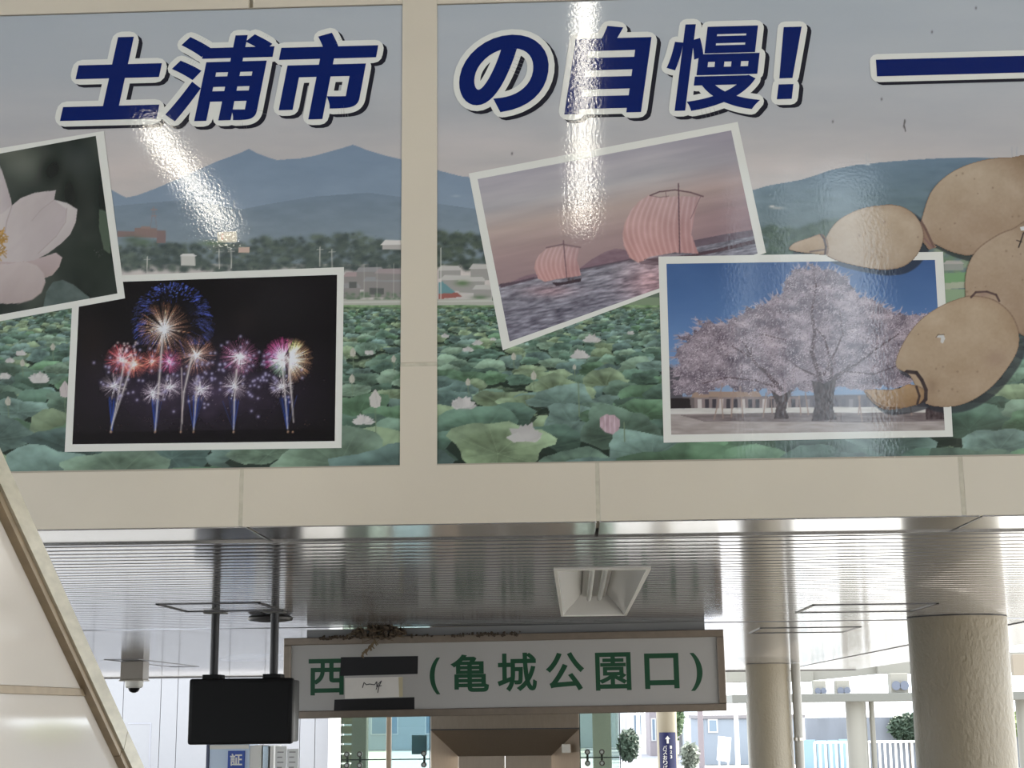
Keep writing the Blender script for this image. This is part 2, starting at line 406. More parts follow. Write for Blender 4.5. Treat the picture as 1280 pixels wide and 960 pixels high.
    while y < 604:
        s = (y - 380) / 205; wd = 3.5 + 56 * s ** 1.45
        x = -170 + rng.random() * wd
        while x < 1580:
            if rng.random() < .86:
                k = .75 + .6 * rng.random()
                if 500 < x - wd * 1.2 and x + wd * 1.2 < 548: pass
                else:
                    if s > .25 and rng.random() < .5: c.dab(x, y + wd * .25, wd * .8, (30, 42, 34), .85, wd * .34)
                    leaf(x, y + rng.normal() * wd * .18, wd * k, wd * (.30 + .24 * rng.random()) * k, A3(hues[rng.integers(len(hues))]) * (.86 + .26 * rng.random()) * (1.04 if s < .4 else .97), rng.random() * 6.28)
            x += wd * (1.0 + .9 * rng.random())
        y += 1.2 + wd * .33
    # flowers and buds
    def bloom(x, y, r, colr=(206, 200, 190), n=11):
        for i in range(n):
            t = math.pi * (1.02 + .96 * ((i * 7) % n) / (n - 1)); L = r * (.75 + .4 * rng.random())
            px, py = x + L * math.cos(t), y + L * .78 * math.sin(t); nx, ny = -math.sin(t) * r * .24, math.cos(t) * r * .24
            mx, my = (x * .4 + px * .6), (y * .4 + py * .6)
            c.poly([(x, y + r * .15), (mx + nx, my + ny), (px, py), (mx - nx, my - ny)], A3(colr) * (.86 + .16 * rng.random()), .95)
        c.dab(x, y - r * .1, r * .5, A3(colr) * .93, .8, r * .3)
    def bud(x, y, r, colr=(186, 182, 158)):
        c.line([(x, y + r), (x + 1, y + r * 4)], 1.1, (110, 134, 96), .9)
        c.poly([(x, y - r * 1.4), (x + r * .75, y - r * .3), (x + r * .6, y + r * .8), (x, y + r), (x - r * .6, y + r * .8), (x - r * .75, y - r * .3)], colr)
        c.line([(x, y - r), (x + r * .3, y + r * .7)], .8, A3(colr) * .85, .7)
    for x, y, r in ((26, 443, 8), (12, 452, 7), (50, 476, 15), (6, 472, 9), (462, 442, 7), (454, 528, 14), (578, 508, 17), (657, 548, 24), (725, 446, 13), (740, 426, 11), (597, 430, 7), (585, 438, 7), (556, 421, 6), (789, 417, 5), (616, 425, 4)): bloom(x, y, r)
    for x, y, r in ((66, 434, 4), (28, 454, 4), (441, 441, 5), (440, 474, 5), (492, 449, 4), (642, 446, 4), (667, 470, 5), (585, 478, 4), (718, 459, 3), (10, 502, 5)): bud(x, y, r)
    bud(469, 500, 10, (196, 188, 174)); bud(81, 488, 9, (196, 180, 172))
    c.poly([(750, 522), (757, 518), (768, 519), (775, 525), (774, 537), (766, 543), (756, 540), (750, 533)], lambda X, Y: A3((186, 150, 156)) + (fbm(X / 4, Y / 9, 2)[..., None] - .5) * 40)
    for t in (756, 762, 768): c.line([(t, 520), (t + 1, 540)], .8, (226, 196, 194), .7)
    c.line([(780, 528), (781, 552)], 1.5, (112, 134, 96)); c.line([(723, 478), (724, 520)], 1.6, (116, 140, 96), .8)
    c.a[c.Y > 384] = desat(c.a[c.Y > 384], .70, (.86, .86, .88))
    # dirt runs and specks on the print
    for x, y in ((1130, 158), (1102, 124), (1041, 152), (1220, 10), (1165, 40), (640, 192), (1131, 152)): c.dab(x, y, 1.2, (60, 58, 58), .8, 2)
    c.line([(1131, 150), (1130, 157), (1132, 164)], 1.3, (52, 48, 46), .9)
    # the cast shadow printed beside the lotus roots
    return c

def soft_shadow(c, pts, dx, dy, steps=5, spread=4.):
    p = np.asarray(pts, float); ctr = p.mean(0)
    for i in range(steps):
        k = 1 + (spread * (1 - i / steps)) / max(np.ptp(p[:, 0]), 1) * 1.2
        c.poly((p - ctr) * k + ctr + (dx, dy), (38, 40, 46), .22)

def paint_flower():
    c = Canvas(-80, 155, 165, 425, (54, 63, 58))
    X, Y = c.X, c.Y
    c.a[:] = A3((52, 60, 54)) + (fbm(X / 46, Y / 60, 3)[..., None] - .5) * A3((70, 74, 62))
    c.dab(30, 205, 34, (110, 116, 104), .75, 28); c.dab(10, 188, 30, (104, 110, 96), .7, 16); c.dab(62, 215, 14, (28, 32, 30), .8, 22); c.dab(100, 200, 22, (74, 82, 80), .6, 28)
    c.dab(95, 255, 30, (34, 38, 36), .7, 40); c.dab(120, 330, 40, (44, 54, 46), .7, 40); c.dab(70, 210, 10, (30, 34, 32), .8, 16); c.dab(86, 240, 12, (26, 30, 28), .8, 26)
    c.poly([(124, 262), (132, 264), (138, 292), (138, 318), (130, 312), (124, 285)], (86, 104, 84), .85)
    c.specks(118 + rng.random(20) * 12, 312 + rng.random(20) * 10, np.full((20, 3), 130.), .6)
    c.poly([(54, 385), (58, 365), (66, 353), (78, 350), (92, 356), (112, 372), (112, 390)], lambda X, Y: A3((84, 100, 96)) + (fbm(X / 12, Y / 9, 3)[..., None] - .5) * 30)
    def petal(pts, a, b, ax):
        p = np.asarray(pts, float)
        def sh(X, Y):
            t = np.clip((X * ax[0] + Y * ax[1] - ax[2]) / ax[3], 0, 1)[..., None]
            return A3(a) * (1 - t) + A3(b) * t + (fbm(X / 16 + Y / 30, Y / 30, 3)[..., None] - .5) * 14 + 0
        c.poly(pts, sh)
    petal([(-58, 318), (0, 316), (30, 327), (52, 322), (70, 316), (78, 322), (74, 334), (66, 344), (56, 348), (40, 352), (-58, 350)], (206, 186, 186), (186, 164, 162), (0, 1, 318, 30))
    petal([(-58, 190), (-4, 200), (2, 212), (8, 230), (14, 250), (16, 262), (8, 290), (-58, 300)], (214, 204, 204), (196, 182, 184), (1, 0, -10, 26))
    petal([(-58, 270), (2, 268), (14, 258), (26, 248), (44, 241), (70, 238), (68, 250), (84, 254), (97, 262), (95, 278), (88, 293), (76, 305), (60, 317), (42, 326), (20, 328), (-58, 326)], (216, 204, 202), (198, 184, 186), (1, .3, 70, 120))
    petal([(68, 250), (84, 254), (97, 262), (95, 278), (88, 293), (76, 305), (62, 314), (48, 317), (66, 300), (80, 280), (84, 262)], (222, 214, 212), (204, 190, 190), (1, 1, 330, 60))
    c.line([(15, 258), (9, 276), (6, 292)], 1.2, (178, 164, 164), .8); c.line([(68, 250), (52, 262), (40, 276)], 1, (184, 170, 170), .7); c.line([(84, 260), (82, 278), (70, 296), (48, 317)], 1, (178, 162, 162), .7)
    petal([(-58, 332), (10, 330), (32, 327), (46, 332), (55, 342), (57, 354), (52, 366), (42, 374), (26, 379), (8, 380), (-58, 374)], (210, 194, 192), (190, 172, 170), (0, 1, 330, 50))
    c.line([(57, 352), (52, 366), (40, 375), (22, 380)], 1.2, (150, 134, 132), .6)
    for i in range(60):
        x = rng.random() * 12 - 8; y = 288 + rng.random() * 30; c.line([(x, y), (x + 3 + rng.random() * 4, y + rng.normal() * 5)], 1.2, A3((204, 150, 60)) * (.8 + .3 * rng.random()), .9)
    m = c.a.mean(-1) > 120; c.a[m] = desat(c.a[m], .85, (.77, .765, .76)); c.a[~m] = desat(c.a[~m], .8, (.86, .85, .85))
    return c

def paint_fireworks():
    c = Canvas(80, 335, 432, 566, (23, 20, 23))
    X, Y = c.X, c.Y
    c.a += (fbm(X / 60, Y / 60, 3)[..., None] - .5) * A3((18, 15, 16))
    c.dab(350, 380, 50, (36, 34, 36), .6, 40); c.dab(115, 430, 22, (40, 30, 26), .5, 40); c.dab(305, 400, 20, (40, 34, 34), .6, 20)
    c.a += np.exp(-((Y - 490) / 46) ** 2)[..., None] * np.exp(-((X - 250) / 120) ** 2)[..., None] * A3((34, 26, 40)) * (.6 + .8 * fbm(X / 20, Y / 14, 3)[..., None])
    def rays(x, y, r, n, cin, cout, r0=.1, bright=1., flat=1., droop=0., spread=(0, 6.2832), jit=.18, den=1.5):
        a = spread[0] + rng.random(n) * (spread[1] - spread[0]); m = int(r * den * SS / 1.5) + 4
        L = r * (1 - jit * rng.random(n)); t = np.linspace(r0, 1, m)
        xx = x + np.cos(a)[:, None] * L[:, None] * t; yy = y + np.sin(a)[:, None] * L[:, None] * t * flat + droop * t ** 2 * r
        cc = A3(cin) * (1 - t[:, None]) + A3(cout) * t[:, None]; al = (bright * (.35 + .65 * rng.random(n))[:, None] * (1 - .45 * t ** 3)[None]).ravel() * .30
        c.specks(xx.ravel(), yy.ravel(), np.tile(cc, (n, 1)), al * 1.5, 1, True)
    def dome(x, y, r):
        n = 520; a = rng.random(n) * 6.2832; q = r * (.62 + .38 * rng.random(n) ** .6)
        for k in np.linspace(0, 1, 12):
            xx = x + np.cos(a) * (q * (.86 + .14 * k)); yy = y + np.sin(a) * (q * (.86 + .14 * k)) + 3.5 * k * k
            ok = yy < y + r * .55; u = rng.random((n, 1)) * .0 + .75
            c.specks(xx[ok], yy[ok], (A3((40, 58, 140)) * u * np.ones((n, 1)))[ok], .40 * (.3 + .7 * k), 2, True)
    dome(216, 402, 53)
    rays(216, 402, 52, 70, (20, 26, 70), (46, 66, 150), .5, .5)
    rays(205, 411, 36, 300, (230, 206, 190), (190, 104, 50), .0, .8); rays(205, 411, 24, 160, (240, 226, 216), (170, 130, 100), .0, .35)
    rays(152, 450, 23, 300, (200, 90, 84), (180, 50, 54), .05, .8); rays(168, 455, 19, 240, (200, 100, 70), (178, 66, 44), .05, .8)
    rays(190, 452, 17, 200, (200, 90, 70), (170, 66, 44), .05, .7); rays(212, 452, 17, 200, (196, 84, 110), (168, 44, 84), .05, .7)
    rays(245, 444, 27, 240, (230, 190, 160), (160, 84, 44), .0, .7)
    rays(300, 446, 26, 260, (226, 190, 196), (178, 60, 110), .0, .7); rays(300, 456, 15, 60, (226, 200, 190), (190, 130, 110), .1, .5)
    rays(354, 448, 24, 120, (200, 170, 170), (120, 50, 80), .0, .6); rays(362, 450, 26, 120, (210, 200, 180), (120, 90, 60), .0, .6)
    rays(354, 448, 28, 220, (216, 150, 170), (176, 32, 100), .02, .8, spread=(2.6, 5.2)); rays(362, 450, 31, 280, (220, 214, 180), (170, 110, 60), .02, .8, spread=(-1.3, 1.7)); rays(356, 452, 22, 130, (190, 220, 190), (70, 130, 80), .02, .8, spread=(1.5, 3.4)); rays(362, 446, 24, 90, (210, 206, 130), (130, 140, 60), .02, .7, spread=(4.6, 5.6))
    for x, y, r in ((143, 483, 16), (191, 491, 14), (212, 484, 15), (250, 487, 16), (293, 483, 16), (352, 483, 15)): rays(x, y, r * 1.15, 110, (225, 212, 204), (170, 156, 150), .05, .9)
    def trail(pts, w0, w1, cc=(206, 196, 188)): c.line(pts, w0 * 1.8, cc, .3, w1 * 1.8); c.line(pts, w0 * .5, cc, .9, w1 * .6)
    for x, y, tx in ((140, 538, 143), (194, 540, 196), (242, 536, 245), (292, 538, 293), (359, 536, 356)):
        for i in range(16): c.line([(x, y), (tx + rng.normal() * 4.5, y - 36 - rng.random() * 6)], .8, (36, 70, 170), .45)
    trail([(138, 541), (146, 505), (156, 450)], 1.2, 2.6); trail([(139, 535), (152, 495), (167, 449)], 1.2, 3); trail([(194, 541), (198, 490), (203, 424)], 1.4, 3); trail([(203, 500), (210, 468)], .8, 1)
    trail([(226, 541), (230, 490), (240, 446)], 1, 3); trail([(228, 530), (227, 460)], .7, 1.2, (220, 200, 190)); trail([(242, 539), (245, 500), (246, 472)], 1.2, 2.2); trail([(292, 541), (293, 500), (296, 462)], 1.2, 2.4)
    trail([(360, 539), (357, 500), (352, 448)], 1.2, 2.4); trail([(367, 528), (364, 490), (361, 450)], 1.2, 3.2)
    n = 900; x = np.concatenate([rng.normal(m, s, n // 5) for m, s in ((150, 14), (200, 18), (250, 22), (315, 26), (360, 22))]); y = rng.normal(475, 20, len(x))
    c.specks(x, y, np.tile(A3((190, 176, 190)), (len(x), 1)), .55 * rng.random(len(x)), 1)
    for i in range(170):
        x = rng.choice([150, 205, 255, 270, 310, 330, 345]) + rng.normal() * 14; y = 468 + rng.normal() * 19
        c.dab(x, y, 1.7, (196, 188, 214), .95); c.dab(x, y, 4, (90, 80, 124), .22)
    for i in range(34): c.dab(140 + rng.random() * 30, 428 + rng.random() * 30, 1.5, (250, 220, 215), .8)
    n = 90; c.specks(90 + rng.random(n) * 325, 532 + rng.normal(0, 5, n), np.tile(A3((150, 110, 90)), (n, 1)), .5 * rng.random(n), 2)
    c.line([(90, 548), (420, 542)], 14, (14, 11, 14), .5)
    for x in (139, 194, 226, 242, 292, 360, 366): c.dab(x, 540, 1.5, (210, 160, 120), .9)
    c.a = np.minimum(c.a, 225); c.a = desat(c.a, .88, (.88, .88, .90))
    return c

def paint_boats():
    c = Canvas(580, 150, 962, 440)
    X, Y = c.X, c.Y
    hz = 357 + (X - 624) * (294 - 357) / (947 - 624)
    d = (hz - Y)
    st = grad([(0, (132, 112, 113)), (35, (140, 120, 119)), (70, (154, 138, 132)), (100, (150, 146, 148)), (150, (138, 134, 142)), (220, (146, 144, 152))])
    c.a[:] = st(X, d) + (fbm((X + Y * .4) / 90, (Y + X * .19) / 10, 4)[..., None] - .5) * A3((24, 20, 18))
    right = np.clip((X - 820) / 120, 0, 1)[..., None]; c.a -= right * A3((14, 16, 12))
    def dk(a): return lambda X, Y: A3(a) + (fbm(X / 9, Y / 4, 3)[..., None] - .5) * 18
    # distant land
    c.poly([(620, 359), (640, 352), (656, 345), (668, 342), (690, 350), (724, 336), (740, 324), (756, 315), (769, 311), (780, 312), (792, 318), (800, 328), (800, 334), (624, 362)], dk((112, 92, 100)))
    c.poly([(864, 301), (905, 293), (930, 289), (950, 286), (950, 300), (872, 316)], dk((92, 80, 88)))
    wt = Y > hz
    wn = fbm((X - Y * .1) / 11, (Y + X * .18) / 2.0, 4); wl = fbm(X / 60, (Y + X * .19) / 14, 3)
    wc = A3((116, 113, 121)) + (wn[..., None] - .5) * 110 + (wl[..., None] - .5) * 30 - np.clip((Y - hz) / 90, 0, 1)[..., None] * A3((12, 12, 8))
    gl = np.exp(-((X - 815) / 34) ** 2 - ((Y - 352) / 30) ** 2)[..., None] + .7 * np.exp(-((X - 687) / 30) ** 2 - ((Y - 364) / 7) ** 2)[..., None]
    wc = wc + gl * A3((34, 10, 6)) * (.5 + wn[..., None])
    c.a[wt] = wc[wt]
    c.line([(624, 357), (720, 338), (800, 322)], 1.6, (72, 62, 70), .8); c.poly([(624, 355), (650, 351), (668, 346), (668, 349), (626, 360)], (78, 66, 74))
    c.poly([(870, 316), (900, 310), (947, 299), (947, 304), (905, 314), (872, 320)], (66, 54, 60), .9)
    def cr(p): return [(x / 2.56 + 500, y / 2.56) for x, y in p]
    def sail(pts, lx, rx, ty, by, n, bulge):
        P = cr(pts)
        def sh(X, Y):
            v = np.clip((Y - ty) / (by - ty), 0, 1); u = (X + bulge * np.sin(v * 3.14) * (1 - (X - lx) / (rx - lx)) * .9 + 3 * np.sin(v * 3.1) - lx) / (rx - lx)
            s = np.sin(u * n * 6.2832)
            return A3((164, 131, 128)) + (s * 5)[..., None] * A3((1, 1, 1)) + (s > .8)[..., None] * A3((4, 5, 6)) - (np.clip(u - .55, 0, 1) * 26)[..., None] * A3((1, .9, .7)) + (v[..., None] - .5) * A3((4, -10, -12)) + (fbm(X / 10, Y / 14, 3)[..., None] - .5) * 14
        c.poly(P, sh)
    sail([(795, 625), (830, 632), (890, 628), (960, 630), (942, 690), (932, 750), (955, 812), (880, 808), (800, 822), (765, 842), (735, 825), (716, 785), (712, 750), (720, 712), (740, 672), (765, 645)], 778, 873, 245, 326, 15, 14)
    c.line(cr([(800, 626), (830, 614), (880, 608), (930, 616), (970, 629)]), 1.6, (86, 66, 70)); c.line(cr([(891, 588), (893, 700), (895, 812)]), 1.5, (84, 64, 70))
    for q in ([(800, 626), (830, 632), (860, 628)], [(850, 612), (852, 632)], [(962, 628), (930, 700)]): c.line(cr(q), .8, (100, 80, 84), .8)
    c.poly(cr([(780, 830), (830, 826), (960, 812), (1010, 800), (1120, 770), (1130, 778), (960, 818), (830, 840)]), (74, 58, 64)); c.poly(cr([(765, 838), (830, 820), (835, 850), (770, 846)]), (90, 74, 80), .7)
    sail([(470, 795), (520, 787), (573, 795), (566, 830), (580, 882), (540, 888), (500, 894), (465, 902), (442, 892), (430, 860), (434, 835), (446, 815)], 668, 726, 308, 352, 11, 7)
    c.line(cr([(468, 793), (520, 782), (578, 792)]), 1.1, (92, 72, 78)); c.line(cr([(523, 770), (528, 830), (534, 890)]), 1.3, (92, 72, 78))
    c.poly(cr([(486, 904), (520, 903), (580, 890), (578, 902), (500, 916)]), (58, 48, 54)); c.dab(711, 349, 2, (60, 48, 50), .9, 2.5); c.dab(716, 350, 1.6, (70, 56, 56), .9, 2)
    return c

def paint_cherry():
    c = Canvas(825, 315, 1192, 552)
    X, Y = c.X, c.Y
    c.a[:] = grad([(325, (56, 80, 120)), (375, (66, 92, 132)), (430, (88, 114, 152)), (480, (112, 132, 160)), (520, (124, 140, 160))])(X, Y) + (fbm(X / 50, Y / 30, 3)[..., None] - .5) * 10
    def cr(p): return [(x / 2.56 + 780, y / 2.56 + 300) for x, y in p]
    # ground and the houses behind
    c.poly([(825, 496), (1192, 494), (1192, 516), (825, 516)], (92, 84, 84)); c.poly([(835, 456), (852, 468), (853, 500), (835, 500)], (74, 70, 76)); c.line([(838, 456), (853, 470)], 1.4, (110, 102, 106))
    c.poly([(838, 498), (862, 498), (864, 512), (838, 512)], (38, 34, 36))
    c.poly([(866, 490), (948, 489), (952, 496), (864, 497)], (136, 116, 104)); c.poly([(868, 497), (1000, 496), (1000, 512), (868, 512)], (118, 106, 106))
    for x in range(872, 1150, 9): c.poly([(x, 499), (x + 5, 499), (x + 5, 511), (x, 511)], (58, 54, 60) if (x // 9) % 3 else (168, 160, 158))
    c.poly([(1000, 494), (1160, 492), (1160, 510), (1000, 511)], (96, 92, 100), .7)
    c.poly([(825, 511), (1192, 508), (1192, 520), (825, 520)], lambda X, Y: A3((172, 168, 164)) + (fbm(X / 12, Y / 3, 2)[..., None] - .5) * 24)
    c.poly([(825, 518), (1192, 515), (1192, 555), (825, 555)], lambda X, Y: A3((140, 131, 128)) + (fbm(X / 20, Y / 3, 4)[..., None] - .5) * 40)
    c.poly([(850, 519), (960, 516), (1192, 516), (1192, 526), (1100, 528), (880, 527)], lambda X, Y: A3((96, 86, 87)) + (fbm(X / 16, Y / 2.4, 3)[..., None] - .5) * 60, .8)
    # crown
    crown = cr([(150, 472), (185, 445), (160, 425), (175, 395), (165, 345), (200, 320), (175, 315), (215, 300), (255, 285), (238, 255), (290, 268), (340, 262), (375, 235), (420, 212), (455, 205), (480, 182), (505, 172), (515, 135), (545, 100), (575, 92), (605, 78), (640, 95), (680, 105), (715, 130), (740, 165), (790, 195), (830, 215), (860, 238), (905, 240), (975, 232), (985, 260), (1000, 300), (1000, 430), (960, 440), (900, 470), (850, 470), (800, 482), (720, 478), (660, 470), (600, 490), (545, 480), (520, 500), (480, 490), (440, 478), (400, 488), (330, 470), (290, 480), (220, 497), (170, 500)])
    fine = []
    for (xa, ya), (xb, yb) in zip(crown, crown[1:] + crown[:1]):
        for k in range(5): fine.append((xa + (xb - xa) * k / 5 + rng.normal() * 2.0, ya + (yb - ya) * k / 5 + rng.normal() * 2.2))
    W, m = c.mask(fine)
    for i in range(420):                                 # sprays of blossom that break the outline
        x, y = fine[rng.integers(len(fine))]; a = math.atan2(y - 450, x - 1000) + rng.normal() * .5; L = 3 + 7 * rng.random()
        if y < 478: c.line([(x, y), (x + L * math.cos(a), y + L * math.sin(a) * .8)], 1.6, A3((150, 138, 146)) * (.8 + .3 * rng.random()), .8, .6)
    c.put(W, m.astype(np.float32), lambda X, Y: A3((118, 108, 116)) + (fbm(X / 15, Y / 9, 4)[..., None] - .5) * A3((120, 112, 108)))
    yy, xx = np.nonzero(m); X0, Y0 = c.X[W][0, 0], c.Y[W][0, 0]
    def dots(n, cols, al, sp=1.2, size=2, keep=None):
        k = rng.integers(len(yy), size=n); x = X0 + xx[k] / SS + rng.normal(0, sp, n); y = Y0 + yy[k] / SS + rng.normal(0, sp, n)
        if keep is not None: ok = keep(x, y); x, y = x[ok], y[ok]
        cc = A3(cols)[rng.integers(len(cols), size=len(x))] + rng.normal(0, 8, (len(x), 1)); c.specks(x, y, cc, al, size)
    dots(6500, [(74, 62, 72), (92, 80, 88), (108, 96, 104)], .8, 1.0, 2)
    # limbs
    bk = (66, 52, 56)
    for q, a, b in (([(630, 480), (625, 430), (600, 360), (610, 300), (600, 230), (615, 150), (605, 95)], 7, 1), ([(505, 480), (450, 420), (420, 395), (405, 375), (370, 355), (345, 340)], 5, 1.2), ([(405, 378), (408, 345)], 2, 1), ([(405, 375), (390, 340), (375, 320)], 2, .8),
                    ([(660, 460), (665, 400), (640, 310), (600, 270)], 4, 1.4), ([(520, 320), (480, 312), (440, 300)], 1.8, .8), ([(625, 440), (560, 410), (520, 380)], 3, 1), ([(650, 450), (740, 400), (820, 340), (880, 300)], 4, 1.2), ([(640, 430), (680, 350), (700, 300), (690, 230)], 3, 1), ([(480, 470), (420, 450), (330, 440), (250, 460)], 3, 1), ([(700, 420), (800, 430), (880, 400)], 2.4, 1), ([(720, 400), (690, 440), (640, 470)], 2, 1)):
        c.line(cr(q), a, bk, .9, b)
    dots(9500, [(150, 138, 146), (164, 152, 158), (138, 126, 136), (172, 162, 166), (126, 114, 124)], .7, 2.2, 2, lambda x, y: vnoise(x / 5.5, y / 4) + .25 * vnoise(x / 2, y / 2) > .42)
    dots(5200, [(182, 172, 176), (172, 160, 168), (160, 148, 158)], .85, 3.0, 2, lambda x, y: vnoise(x / 9 + 5, y / 6) > .5)
    dots(4200, [(76, 64, 72), (90, 78, 86)], .7, .6, 2, lambda x, y: vnoise(x / 11 + 31, y / 8) > .56)
    # trunks and props
    def trunk(q): c.poly(cr(q), lambda X, Y: A3((66, 56, 58)) + (fbm(X / 3, Y / 5, 3)[..., None] - .5) * 56)
    trunk([(470, 480), (500, 500), (540, 478), (525, 510), (518, 545), (528, 572), (480, 572), (488, 530)]); trunk([(600, 450), (640, 460), (680, 440), (672, 490), (668, 540), (682, 575), (600, 580), (612, 520)]); trunk([(965, 540), (1000, 520), (1020, 530), (1026, 575), (965, 575)])
    for a, b in (((315, 460), (288, 575)), ((310, 490), (317, 570)), ((350, 480), (343, 567)), ((372, 470), (380, 567)), ((455, 490), (445, 567)), ((470, 500), (474, 555)), ((750, 500), (762, 580)), ((755, 500), (750, 560)), ((880, 520), (878, 560)), ((915, 520), (920, 560)), ((580, 490), (590, 560)), ((560, 500), (566, 560))): c.line(cr([a, b]), 1.5, (132, 112, 104), .9)
    return c

def cr3(p): return [(x / 2.56 + 780, y / 2.56) for x, y in p]
def cr6(p): return [(x / 2.56 + 780, y / 2.56 + 300) for x, y in p]
def smooth_loop(pts, n=6):
    P = [Vector(p) for p in pts]; out = []
    for i in range(len(P)):
        a, b, c_, d = P[i - 1], P[i], P[(i + 1) % len(P)], P[(i + 2) % len(P)]
        for k in range(n):
            t = k / n; out.append(tuple(.5 * ((2 * b) + (c_ - a) * t + (2 * a - 5 * b + 4 * c_ - d) * t * t + (3 * b - a - 3 * c_ + d) * t ** 3)))
    return out
ROOTS = [  # outline, light direction centre
    smooth_loop(cr3([(946, 735), (955, 690), (985, 610), (1050, 550), (1140, 515), (1230, 505), (1330, 515), (1340, 740), (1250, 745), (1165, 785), (1110, 817), (1050, 808), (990, 780), (955, 765)])),
    smooth_loop(cr3([(1330, 720), (1240, 735), (1180, 762), (1125, 805), (1097, 860), (1090, 925), (1105, 965), (1180, 960), (1215, 1000), (1250, 1050), (1280, 1075), (1340, 1075)])),
    smooth_loop(cr6([(870, 405), (885, 345), (930, 275), (985, 228), (1050, 195), (1110, 180), (1180, 192), (1235, 235), (1262, 295), (1258, 355), (1220, 420), (1165, 480), (1100, 520), (1035, 535), (972, 527), (945, 500), (915, 435)])),
    smooth_loop(cr3([(636, 790), (660, 735), (700, 695), (770, 665), (860, 656), (915, 675), (948, 715), (958, 765), (935, 820), (890, 855), (830, 864), (760, 855), (690, 838), (648, 818)])),
    smooth_loop(cr3([(527, 797), (545, 778), (590, 762), (632, 750), (650, 775), (648, 815), (600, 812), (550, 806)])),
    smooth_loop(cr6([(768, 484), (800, 478), (850, 480), (890, 470), (915, 462), (960, 480), (962, 515), (930, 530), (870, 542), (830, 541), (798, 522)])),
]
NECK = cr3([(945, 708), (962, 720), (985, 770), (1000, 792), (975, 800), (955, 775)])
def paint_roots():
    c = Canvas(980, 190, 1350, 520, (178, 138, 102))
    def tone(i, a, b, edge):
        p = np.asarray(ROOTS[i]); ctr = p.mean(0); rx, ry = np.ptp(p[:, 0]) / 2, np.ptp(p[:, 1]) / 2
        def sh(X, Y):
            u = (X - ctr[0]) / rx; v = (Y - ctr[1]) / ry; d = u * u + v * v
            l = np.clip(.55 - .45 * v - .12 * u, 0, 1)[..., None]
            return A3(b) + (A3(a) - A3(b)) * l - np.clip(d - .72, 0, 1)[..., None] * A3(edge) + (fbm(X / 26, Y / 20, 4)[..., None] - .5) * A3((20, 22, 24)) + (fbm(X / 3, Y / 3, 2)[..., None] - .5) * 8
        return sh
    def rim(i, colr, al, wd=1.6): c.line(list(ROOTS[i]) + [ROOTS[i][0]], wd, colr, al)
    for i, (a, b, e) in enumerate((((206, 172, 134), (176, 134, 98), (40, 46, 46)), ((196, 160, 122), (180, 138, 102), (40, 44, 40)), ((204, 166, 124), (190, 150, 110), (36, 42, 44)), ((214, 178, 138), (190, 154, 118), (36, 42, 40)), ((206, 164, 118), (186, 140, 92), (30, 40, 40)), ((200, 152, 100), (172, 120, 70), (40, 48, 40)))):
        if i == 3: c.poly(NECK, (168, 122, 92)); c.line(cr3([(948, 705), (965, 735), (990, 790)]), 3, (126, 86, 74), .8); c.line(cr3([(958, 760), (990, 798)]), 2, (150, 100, 96), .8)
        c.poly(ROOTS[i], tone(i, a, b, e)); rim(i, (140, 100, 74), .55)
    # joints: dark rings
    c.line(cr3([(628, 748), (640, 765), (646, 790), (642, 820)]), 2.6, (84, 62, 62), .9); c.line(cr3([(595, 806), (640, 800)]), 1.8, (96, 70, 60), .8)
    c.line(cr6([(880, 470), (885, 440), (905, 422), (935, 425), (952, 448), (966, 480), (965, 510), (950, 528)]), 4.5, (62, 46, 48), .95); c.line(cr6([(935, 470), (945, 500), (938, 525)]), 3, (70, 50, 48), .9)
    c.dab(*cr6([(908, 445)])[0], 7, (190, 148, 116), .9, 6); c.dab(*cr6([(905, 468)])[0], 5, (214, 150, 84), .9, 3.5); c.line(cr6([(775, 488), (800, 518), (835, 538), (880, 538)]), 1.6, (112, 74, 50), .8)
    c.line(cr6([(1110, 184), (1125, 168), (1160, 166), (1190, 176), (1200, 196)]), 2.6, (92, 62, 58), .9); c.dab(*cr6([(1150, 176)])[0], 8, (168, 120, 104), .7, 3)
    c.dab(*cr6([(1190, 380)])[0], 16, (160, 116, 92), .4, 12); c.dab(*cr6([(985, 470)])[0], 8, (150, 108, 76), .45, 14); c.dab(*cr3([(1120, 700)])[0], 22, (196, 156, 124), .3, 14)
    # torn spot and marks on the print
    c.poly(cr6([(998, 312), (1004, 303), (1014, 302), (1022, 304), (1027, 316), (1020, 332), (1012, 328), (1014, 314)]), (214, 206, 196)); c.line(cr6([(998, 312), (1004, 304), (1024, 303)]), 1, (120, 84, 66), .9)
    c.line(cr3([(1278, 745), (1270, 770), (1262, 792)]), 1.6, (60, 48, 46)); c.line(cr3([(1256, 770), (1272, 775)]), 1.2, (70, 56, 50)); c.poly(cr3([(1266, 728), (1290, 722), (1290, 738), (1270, 738)]), (226, 222, 216))
    for i in range(50):
        x, y = 1030 + rng.random() * 250, 200 + rng.random() * 300; c.dab(x, y, .8 + rng.random(), (132, 96, 72), .5)
    c.a = desat(c.a, .66, (.80, .815, .83))
    return c
# ------------------------------------------------------------------ main dimensions
D = 6.0                                     # distance of the mural wall
ZC = atY(640, 653.5, D).z                   # underside of the soffit behind it
GAIN = 1.22
cream = mat('cream_paint', (190, 180, 163), .42, var=.05, vscale=2.5, bump=.03, bscale=90)
seal = mat('grey_sealant', (182, 174, 156), .8, var=.2, vscale=30)
white_p = mat('white_paint', (228, 226, 220), .4)
steel = mat('brushed_steel', (176, 170, 160), .28, .9, var=.15, vscale=20, stretch=(1, 1, 30))
dark = mat('black_plastic', (12, 12, 14), .5, spec=.3)
greyline = mat('dark_grey_gap', (66, 64, 66), .6)

